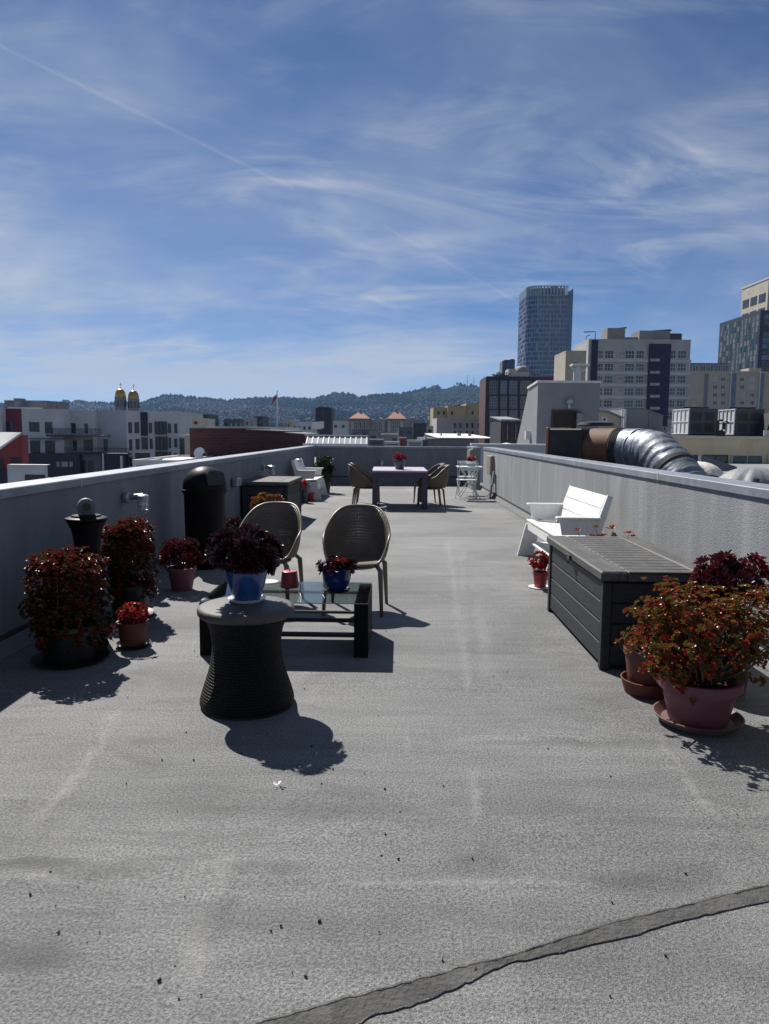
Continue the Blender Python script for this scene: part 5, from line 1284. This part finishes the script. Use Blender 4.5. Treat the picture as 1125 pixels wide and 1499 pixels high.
# navy striped apartments
b = Bld('apartment_building', 'concrete apartment block with navy vertical stripes and banks of windows', 'building', 930, 176)
Y = 176
b.block('wall', 861.5, 1011, 499, Y, 13, M['warmgrey'], roof=M['roofg'], par=.35)
bd = MB()
rows = ((513, 525), (532, 543.3), (550, 561), (568, 578.8), (585.5, 596.3), (603, 614))
for r0, r1 in rows: bd.box(X_(870.5, Y), X_(1006, Y), Y-.30, Y-.004, Z(r1+5.2, Y, 930), Z(r1+.9, Y, 930))
b.part('balcony_band', bd, M['pale'])
for c0, c1 in ((872, 883), (884.5, 898), (914, 928.5), (930.3, 943), (977, 989.3), (991, 1004.5)):
    for k, (r0, r1) in enumerate(rows): b.win(c0-.9*k*(.6 if c0 < 900 else .5), r0, c1-.9*k*(.6 if c0 < 900 else .5), r1, Y, random.choice(('pane_teal', 'pane_teal', 'pane')), 'fr_w', 3, 2, .10, .12)
s1 = b.part('navy_stripe', MB().box(X_(944, Y), X_(975.5, Y), Y-.5, Y-.305, GZ, Z(503.5, Y, 960)), M['navyp']); b.part('navy_stripe', MB().box(X_(861, Y), X_(870, Y), Y-.4, Y-.31, GZ, Z(498, Y, 866)), M['navyp'])
for yy in (524.5, 542.5, 560, 577.5, 595): b.win(950.5, yy, 966, yy+5, Y-.5, 'pane_pale', 'fr_d', 2)
for c in (903, 907):
    for r0, r1 in rows: b.part('wall_vent', MB().box(X_(c, Y), X_(c+1.4, Y), Y-.06, Y-.004, Z(r0+5, Y, c), Z(r0+3.6, Y, c)), M['fr_d'])
b.block('roof_hut', 889, 915, 480, Y+5, 5, M['stone'], Z(498, Y, 900)+.36); b.part('solar_panel', MB().prism([(X_(897, Y+5), Z(480, Y+5, 900)+.02), (X_(912, Y+5), Z(480, Y+5, 900)+.02), (X_(911, Y+5), Z(478.3, Y+5, 900))], 'y', Y+5.2, Y+9), M['dark'])
b.block('roof_hut', 936, 981, 484, Y+3, 6, M['stone'], Z(498, Y, 960)+.36); b.part('solar_panel', MB().prism([(X_(946, Y+3), Z(484, Y+3, 960)+.02), (X_(977, Y+3), Z(484, Y+3, 960)+.02), (X_(975, Y+3), Z(481.5, Y+3, 960))], 'y', Y+3.2, Y+8.5), M['dark'])
b.block('roof_hut', 981.05, 998, 488, Y+3.5, 5, M['dark'], Z(498, Y, 985)+.36); b.block('parapet', 900, 935, 493.5, Y+4, .3, M['stone'], Z(498, Y, 920)+.36)
XL = X_(861.5, Y)
for r0, r1 in rows[:5]: b.sidewin(XL, Y+2, Y+5, Z(r1, Y, 861), Z(r0, Y, 861), 'pane_pale'); b.sidewin(XL, Y+7, Y+10, Z(r1, Y, 861), Z(r0, Y, 861), 'pane_pale')
b = Bld('antenna_mast', 'pair of hooked antenna poles on the roof corner of the navy striped apartments', 'antenna', 862, 178, Z(499, 178, 862)+.4)
z0 = b.l.z; b.part('pole', MB().tube([(X_(866, 178), 178, z0), (X_(866, 178), 178, Z(485.5, 178, 866)), (X_(850, 178), 178, Z(486, 178, 850))], .13, 6), M['slate']); b.part('pole', MB().tube([(X_(854, 178), 178.5, z0), (X_(854, 178), 178.5, Z(492, 178, 854)), (X_(859, 178), 178.5, Z(490, 178, 859))], .12, 6), M['slate'])
b.part('lamp_head', MB().box(X_(849, 178), X_(855, 178), 177.8, 178.2, Z(486.6, 178, 852), Z(485.4, 178, 852)), M['slate'])
# long tan block behind
b = Bld('apartment_building', 'long tan apartment block with tall strips of glazing behind the rooftop chillers', 'building', 1065, 262)
Y = 262
b.block('wall', 1006, 1160, 545, Y, 14, M['beige'], roof=M['roofg'], par=.4); b.block('roof_hut', 1096, 1114, 539, Y+4, 6, M['beige'], Z(545, Y, 1100)+.4)
for c0, c1 in ((1029, 1037), (1066.5, 1078), (1108.5, 1118.5)): b.win(c0, 546.5, c1, 600, Y, 'pane_blue', 'fr_g', 3, 14, .18, .2)
for c in (1042.5, 1054, 1082, 1097):
    for r in (552, 563.5, 575, 586.5): b.win(c, r, c+7.5, r+6.5, Y, random.choice(('pane', 'pane_pale', 'pane')), 'fr_w', 3, 1, .12)
b.part('white_fin', MB().box(X_(1064.8, Y), X_(1066, Y), Y-.5, Y-.004, GZ, Z(544, Y, 1065)).box(X_(1107, Y), X_(1108.2, Y), Y-.5, Y-.004, GZ, Z(544, Y, 1108)), M['fr_w'])
b = Bld('glass_storey_building', 'green glass top storey rising behind the long tan block', 'building', 1040, 300); b.block('wall', 1010, 1068, 532.5, 300, 12, M['slate'], roof=M['roofg'], par=.3)
for k in range(5): b.win(1013+11*k, 534.5, 1022+11*k, 545, 300, 'pane_teal', 'fr_w', 2)
# dark tower at the right edge and the beige one behind
b = Bld('dark_tower', 'dark gridded apartment tower cut off by the right edge of the view', 'tower', 1103, 300)
X0, z1 = X_(1103, 300), Z(456.5, 300, 1103)
M['dwall'] = bm_('charcoal panel', (.045, .055, .075), .5, spec=.2); M['pane_sheen'] = pane('glass toned with grey sheen', (.13, .15, .175), .3, .3); M['dfront'] = bm_('navy panel', (.02, .022, .05), .5)  # grey reflected sheen of the sunlit side windows put into their pane colour
b.part('wall', MB().box(X0, X0+60, 300.3, 336, GZ, z1), M['dwall']); b.part('front_wall', MB().box(X0, X0+60, 300, 300.29, GZ, z1), M['dfront'])
b.part('parapet', MB().box(X0-.02, X0+60, 299.98, 301, z1+.004, z1+.7).box(X0-.02, X0+1, 301.01, 336, z1+.004, z1+.7), M['dwall'])
rs = random.Random(9); big = []
nfl = 17; fh = (z1-Z(600, 300, 1103))/nfl
for k in range(nfl):
    for c in range(11):
        y0 = 301.2+c*3.15+rs.uniform(-.4, .4); big.append((k, y0, y0+rs.choice((1.1, 1.5, 1.9)), z1-1.0-k*fh-2.0, z1-1.0-k*fh))
big.sort(); st = MB()
for i, (k, y0, y1, za, zb) in enumerate(big):
    if i < 96: b.sidewin(X0, y0, y1, za, zb, rs.choice(('pane_sheen', 'pane_sheen', 'pane_teal')))
    else: st.box(X0-.08, X0-.004, y0, y1, za, zb)
b.part('windows', st, M['pane_sheen'])['kind'] = 'stuff'
for k in range(nfl):
    for c in ((1.5, 5.2), (8, 10), (12, 16)):
        if rs.random() < .8: b.part('front_window', MB().box(X0+c[0], X0+c[1], 299.9, 299.996, z1-1-k*fh-1.9, z1-1-k*fh), M[rs.choice(('pane_teal', 'pane', 'pane_blue'))])
b = Bld('beige_tower', 'beige concrete tower with big dark windows, top right', 'tower', 1112, 450)
X0, z1 = X_(1112, 450), Z(408, 450, 1112)
b.part('wall', MB().box(X0, X0+40, 450, 483, GZ, z1), M['beige']); b.part('front_wall', MB().box(X0+.5, X0+40, 449.7, 449.99, GZ, z1), M['warmgrey']); b.part('parapet', MB().box(X0-.3, X0+40, 449.5, 483.3, z1+.004, z1+1.2), M['warmgrey'])
for c in range(3):
    for r in range(4): b.sidewin(X0, 452.5+c*10.2, 452.5+c*10.2+8.2, z1-12.6-r*8.6, z1-7.4-r*8.6, 'pane', .1)

# ------------------------------------------------------------------ neighbouring roof on the right
o = MB().box(2.85, 70, -3, 49.5, GZ, -.35).build('neighbouring_roof', M['roofg']); struct(o)
b = Bld('stair_bulkhead', 'grey stucco stair bulkhead with a dark doorway and a sloping back', 'bulkhead', 830, 30, -.35)
x0, x1 = X_(785.5, 30), X_(876, 30); zt = Z(560.5, 30, 830)
b.part('wall', MB().prism([(30, -.35), (35.4, -.35), (35.2, .3), (32.0, zt-.15), (30, zt)], 'x', x0, x1), M['greyhut'])
b.part('coping', MB().prism([(29.94, zt+.004), (32.0, zt-.14), (32.06, zt-.05), (29.94, zt+.09)], 'x', x0-.05, x1+.05), M['fr_w'])
dx0, dx1 = X_(808.5, 30), X_(842, 30); dz = Z(602, 30, 825)
b.part('door', MB().box(dx0, dx1, 29.95, 29.996, -.35, dz), M['brownvoid'])
b.part('door_frame', MB().box(dx0-.06, dx0-.002, 29.93, 29.996, -.35, dz+.06).box(dx1+.002, dx1+.06, 29.93, 29.996, -.35, dz+.06).box(dx0, dx1, 29.93, 29.996, dz+.002, dz+.06), M['fr_d'])
b.part('wall_lamp', MB().lathe([(.10, 0), (.14, .03), (.14, .16), (.08, .24)], 16, (X_(831, 30), 29.84, Z(592, 30, 831))).box(X_(829, 30), X_(833, 30), 29.85, 29.996, Z(598, 30, 831), Z(592, 30, 831)), M['grey_metal'])
b.part('conduit', MB().tube([(X_(846, 30), 29.96, Z(626, 30, 846)), (X_(850, 30), 29.96, Z(603, 30, 850)), (X_(838, 30), 29.96, Z(600.5, 30, 840))], .03, 6).box(X_(842.5, 30), X_(851, 30), 29.8, 29.996, Z(632, 30, 846), Z(605, 30, 846)), M['greyhut'])
b.part('side_lamp', MB().box(x0-.2, x0-.004, 31.2, 31.5, 1.25, 1.6), M['fr_w'])
b = Bld('glazed_lean_to', 'dark glazed lean-to with a pale roof left of the stair bulkhead', 'lean-to', 742, 40, -.35)
b.block('wall', 733, 757, 617, 40, 4, M['dark']); b.part('roof', MB().prism([(39.7, Z(616.6, 40, 745)), (44, Z(611, 44, 745)), (44, Z(610, 44, 745)), (39.7, Z(614, 40, 745))], 'x', X_(732, 40), X_(760, 40)), M['greyhut'])
for k in range(4): b.win(734+6*k, 620, 738.6+6*k, 645, 40, 'pane_pale' if k % 2 else 'pane', 'fr_d', 1, 2, .05)
b = Bld('low_parapet', 'low blue-shaded parapet of the next roof behind the right wall', 'wall', 790, 25, -.35); b.block('wall', 690, 905, 652.5, 25, .3, M['pale2']); b.part('coping', MB().box(X_(690, 25), X_(905, 25), 24.95, 25.35, Z(652.5, 25, 800)+.003, Z(650.2, 25, 800)), M['roofw'])
o = Bld('white_mound', 'bright white roofing mound at the foot of the stair bulkhead', 'roof cover', 745, 27, -.36); o.part('cover', MB().lathe([(1.4, 0), (1.2, .9), (.8, 1.25), (.3, 1.45), (.001, 1.5)], 24, (X_(742, 28), 28, -.35), cap=(True, False)), M['roofw'], smooth=True)
# grey sheds
b = Bld('grey_shed', 'grey shed with a pitched top right of the stair bulkhead', 'shed', 942, 54, -.35)
b.part('wall', MB().prism([(X_(913, 54), -.35), (X_(970, 54), -.35)]+xz([(970, 609.5), (940, 598), (913, 598)], 54), 'y', 54, 58), M['greyhut']); b.part('roof', MB().prism(xz([(970.5, 609.3), (940, 597.8), (912.6, 597.8), (912.6, 596.8), (940.2, 596.8), (970.5, 608.2)], 54), 'y', 53.9, 58.1), M['fr_g']); b.part('trim', MB().box(X_(912, 54), X_(915.5, 54), 53.9, 53.99, -.35, Z(599, 54, 913)), M['fr_w']); b.part('seam', MB().box(X_(949.5, 54), X_(950.2, 54), 53.93, 53.99, -.35, Z(603, 54, 950)), M['fr_g'])
b = Bld('lean_to_shed', 'small shed with a sloping grey roof between bulkhead and grey shed', 'shed', 893, 52, -.35)
b.part('wall', MB().prism([(X_(876, 52), -.35), (X_(911, 52), -.35)]+xz([(911, 613), (889, 603.5), (876, 603)], 52), 'y', 52, 56), M['beige']); b.part('roof', MB().prism(xz([(912, 613), (889, 603), (875.5, 602.6), (875.5, 600.8), (889.4, 601.2), (912, 611)], 52), 'y', 51.8, 56.2), M['roofg']); b.part('downpipe', MB().box(X_(908, 52), X_(911, 52), 51.85, 51.99, -.35, Z(600, 52, 909)), M['fr_w']); b.win(880, 610, 888, 618, 52, 'pane', 'fr_w')
# cream building and its chillers
b = Bld('cream_building', 'low stained cream building with dark windows behind the foil duct', 'building', 1050, 50)
b.block('wall', 900, 1200, 640, 50, 22, M['cream']); b.part('cornice', MB().box(X_(900, 50), X_(1200, 50), 49.8, 49.995, Z(641.5, 50, 1050)-.0, Z(639.4, 50, 1050)), M['fr_w']); b.part('roof', MB().box(X_(900, 50), X_(1200, 50), 50.02, 72, Z(640, 50, 1050)+.004, Z(638.6, 50, 1050)), M['roofg'])
for c0, c1 in ((998, 1021), (1027, 1065), (1069, 1116), (1122, 1165)): b.win(c0, 666, c1, 690, 50, 'pane_teal', 'fr_w' if c0 > 1060 else 'fr_d', 2, 1, .06)
def chiller(px0, pxm, px1, l):
    Y = 57; z0, z1 = Z(638, 57, 1050), Z(598, 57, 1050)
    b = Bld('chiller', l, 'chiller', (pxm+px1)/2, Y, z0, 'rooftop chillers on the cream building'); xs, xe = X_(pxm, Y), X_(px1, Y); d = Y*(pxm-CX)/(px0-CX)-Y
    b.part('cabinet', MB().bevbox(xs, xe, Y, Y+d, z0+.1, z1, .03), M['chill']); b.part('feet', MB().box(xs+.1, xe-.1, Y+.1, Y+d-.1, z0, z0+.1), M['fr_d'])
    g = MB(); 
    for k in range(5): y = Y+.05+(d-.1)*k/4; g.box(xs-.10, xs-.03, y-.035, y+.035, z0+.1, z1)
    for k in range(3): z = z0+.15+(z1-z0-.2)*k/2; g.box(xs-.09, xs-.035, Y+.02, Y+d-.02, z-.04, z+.04)
    b.part('coil_guard', g, M['fr_w']); b.part('coil', MB().box(xs-.03, xs-.004, Y+.05, Y+d-.05, z0+.15, z1-.05), M['pale'])
    for i in range(2):
        for j in range(2):
            xa = xs+(xe-xs)*(.08+.46*i); za = z0+.2+(z1-z0)*(.06+.40*j); lv = MB()
            for q in range(7): lv.box(xa+(xe-xs)*.36*q/7, xa+(xe-xs)*.36*(q+.6)/7, Y-.03, Y-.004, za, za+(z1-z0)*.30)
            b.part('louvre', lv, M['fr_d'])
    for i in range(3): b.part('fan', MB().lathe([(.36, 0), (.36, .16), (.30, .18), (.30, .10), (.001, .10)], 20, (xs+(xe-xs)*(.18+.32*i), Y+d/2, z1+.004), cap=(True, False)), M['fr_d'])
M['chill'] = bm_('dark chiller cabinet', (.055, .062, .07), .5)
chiller(985, 1009, 1050, 'left of two dark rooftop chillers with pale coil sides, beside the grey shed'); chiller(1052, 1076, 1118, 'right of two dark rooftop chillers with pale coil sides, nearer the photo edge')
b = Bld('pipework', 'bundle of black pipes and valves between the two rooftop chillers', 'pipes', 1056, 55.5, Z(638.4, 56, 1056))
mb = MB(); rs = random.Random(2)
for k in range(6):
    x = X_(1049+k*2.4, 55.5); zz = Z(637, 55.5, 1056); hgt = rs.uniform(.3, 1.1); mb.tube([(x, 55.5, zz-.3), (x, 55.5, zz+hgt), (x+.25, 55.6, zz+hgt+.08), (x+.4, 55.7, zz+hgt)], .06, 6)
b.part('pipe', mb, M['blackm']); b.part('valve', MB().lathe([(.001, -.12), (.12, 0), (.001, .12)], 10, (X_(1060, 55.5), 55.4, Z(630, 55.5, 1060)), cap=(False, False)), M['fr_w'])
b = Bld('pipework', 'tangle of pale pipes left of the left rooftop chiller', 'pipes', 977, 55.5, Z(638.4, 56, 977)); mb = MB()
for k in range(6):
    x = X_(971+k*2.3, 55.5); zz = Z(637, 55.5, 977); hgt = rs.uniform(.1, .9); mb.tube([(x, 55.5, zz-.3), (x, 55.5, zz+hgt), (x+.2, 55.5, zz+hgt)], .05, 6)
b.part('pipe', mb, M['grey_metal']); b.part('valve', MB().lathe([(.001, -.14), (.14, 0), (.001, .14)], 10, (X_(978, 55.5), 55.4, Z(634, 55.5, 978)), cap=(False, False)), M['fr_w'])
b = Bld('covered_unit', 'black covered unit at the far right beside the right chiller', 'roof unit', 1122, 56, Z(638.4, 56, 1122)); b.part('cover', MB().prism([(X_(1114, 56), b.l.z), (X_(1140, 56), b.l.z), (X_(1140, 56), Z(605, 56, 1130)), (X_(1124, 56), Z(605, 56, 1124))], 'y', 55.4, 56.8), M['rustdark']); b.part('strap', MB().box(X_(1112, 56), X_(1120, 56), 55.3, 55.39, b.l.z, Z(630, 56, 1116)), M['fr_w'])
# the big duct
b = Bld('duct', 'fat rusted and foil-wrapped exhaust duct bending down behind the right parapet', 'duct', 900, 12.5, -.35)
def V3(px, py, Y): return P(px, py, Y)
c0, c1, c2 = V3(826, 655, 13.4), V3(846, 656, 13.2), V3(905, 657, 12.6)
d_ = (c2-c0).normalized(); rr = 28.5/F*13
mx = MB(); q = Matrix.Translation(c0) @ Matrix.Rotation(math.atan2(d_.y, d_.x), 4, 'Z')
L1 = (V3(868, 656, 13.0)-c0).length
MB_ = MB().bevbox(-.12, L1, -rr, rr, -rr*1.05, rr*.98, .02, 0, q); b.part('fan_box', MB_, M['rustdark'])
b.part('flange', MB().bevbox(-.16, -.11, -rr*1.06, rr*1.06, -rr*1.1, rr*1.05, .01, 0, q), M['brownedge'])
pa = [V3(868, 656, 13.0), V3(880, 656, 12.9), V3(903, 656.5, 12.65)]
b.part('steel_pipe', MB().tube([pa[0].lerp(pa[2], k/6) for k in range(7)], rr, 36), M['rust'], smooth=True)
gb_ = [V3(903, 656.5, 12.65), V3(914, 657, 12.55)]
b.part('gasket', MB().tube([gb_[0].lerp(gb_[1], k/8) for k in range(9)], [rr*(1.0+.035*(k % 2)) for k in range(9)], 36), M['rustdark'], smooth=True)
b.part('collar', MB().tube([V3(914, 657, 12.55), V3(927, 658, 12.4), V3(936, 659, 12.3)], [rr*.99, rr*1.02, rr*1.0], 36), M['foil'], smooth=True)
def foil_path():
    pts = [V3(936, 659, 12.3), V3(948, 659.5, 12.15), V3(960, 664, 11.95), V3(972, 675, 11.75), V3(984, 688, 11.55), V3(996, 702, 11.35), V3(1006, 716, 11.2)]
    out = []
    for a, c in zip(pts, pts[1:]):
        for k in range(8): out.append(a.lerp(c, k/8))
    return out+[pts[-1]]
fp = foil_path(); NS = 64; mb = MB().tube(fp, rr*1.02, NS)
for i, v in enumerate(mb.v):
    ring, ang = divmod(i, NS); c = fp[min(ring, len(fp)-1)]
    sp_ = (ring*.19 + ang/NS*1.0) % 1.0                      # wraps spiralling round the duct, each lapping the last
    n = mnoise.noise(Vector((ang*.16+ring*.9, ring*.10, 2)))
    mb.v[i] = v + (v-c)*(.045*(sp_**3) - .02 + .022*n)
b.part('foil_elbow', mb, M['foil'], smooth='all')
b.part('tape', MB().tube([fp[33], fp[35]], rr*1.065, 40), M['rustdark'], smooth=True)
b.part('strap', MB().tube([V3(934, 658.7, 12.33), V3(937, 659.1, 12.28)], rr*1.05, 40), M['grey_metal'], smooth=True)
b.part('support', MB().box(c2.x-.3, c2.x+.1, c2.y-.2, c2.y+.2, -.35, c2.z-rr*.9).box(c0.x, c0.x+.3, c0.y-.2, c0.y+.2, -.35, c0.z-rr), M['rustdark'])
b = Bld('roof_vent', 'flat black vent cap just above the rusted duct', 'vent', 872, 19, -.35)
b.part('cap', MB().lathe([(.46, 0), (.47, .03), (.44, .09), (.2, .12), (.001, .125)], 32, (X_(872, 19), 19, Z(624, 19, 872)), cap=(True, False)), M['blackm'], smooth=True); b.part('pipe', MB().lathe([(.32, 0), (.32, 1.95)], 24, (X_(872, 19), 19, -.35), cap=(False, False)), M['rustdark'], smooth=True)
def dome(name, label, px, Y, py, hw, m_, part='cover'):
    b = Bld(name, label, 'roof cover', px, Y, -.35); r = hw/F*Y; z = Z(py, Y, px); mb = MB()
    mb.lathe([(r*1.0, 0)]+[(r*math.cos(a*math.pi/20)**.8, (z+.35)*(.45+.55*math.sin(a*math.pi/20))) for a in range(10)]+[(.001, z+.35)], 56, (X_(px, Y), Y, -.35), cap=(True, False))
    for i, v in enumerate(mb.v):
        a = (i % 56)/56*2*math.pi; mb.v[i] = v + Vector((v.x-X_(px, Y), v.y-Y, 0))*(.05*math.sin(a*9+1)+.03*math.sin(a*17))
    b.part(part, mb, m_, smooth='all'); return b
b = dome('tarp_cover', 'crumpled white tarpaulin hump right of the foil duct', 1024, 14.5, 675.5, 46, M['tarp']); b.part('rope', MB().tube([(X_(990+5*k, 13.8), 13.8, Z(697+math.sin(k), 13.8, 1000)) for k in range(14)], .015, 6), M['blackm'])
b = dome('dome_cover', 'smooth grey domed cover beyond the right parapet at the photo edge', 1108, 12.5, 684, 62, M['greydome']); b.part('vent', MB().box(X_(1107, 11.7), X_(1112, 11.7), 11.6, 11.7, Z(709, 11.7, 1110), Z(700, 11.7, 1110)), M['blackm'])
b = Bld('leaning_panel', 'dark slate panel leaning below the cream building windows', 'panel', 1050, 30, -.35); b.part('panel', MB().prism(xz([(1026, 667), (1031, 668), (1078, 683), (1080, 690), (1026, 690)], 30), 'y', 30, 30.3), M['slate'])

# ------------------------------------------------------------------ the hazy air
m = bpy.data.materials.new('hazy air'); m.use_nodes = True; t = NT(m.node_tree); t.n.remove(t.n['Principled BSDF'])
pv = t.new('ShaderNodeVolumePrincipled'); pv.inputs['Color'].default_value = (.34, .58, 1, 1); pv.inputs['Density'].default_value = 4.8e-5; pv.inputs['Anisotropy'].default_value = .2
t.link(pv.outputs[0], t.n['Material Output'].inputs['Volume'])
o = MB().box(-7000, 7000, -700, 7300, GZ-1, 330).build('haze', m); tag(o, 'pale blue haze softening the far hills', 'haze', kind='stuff')
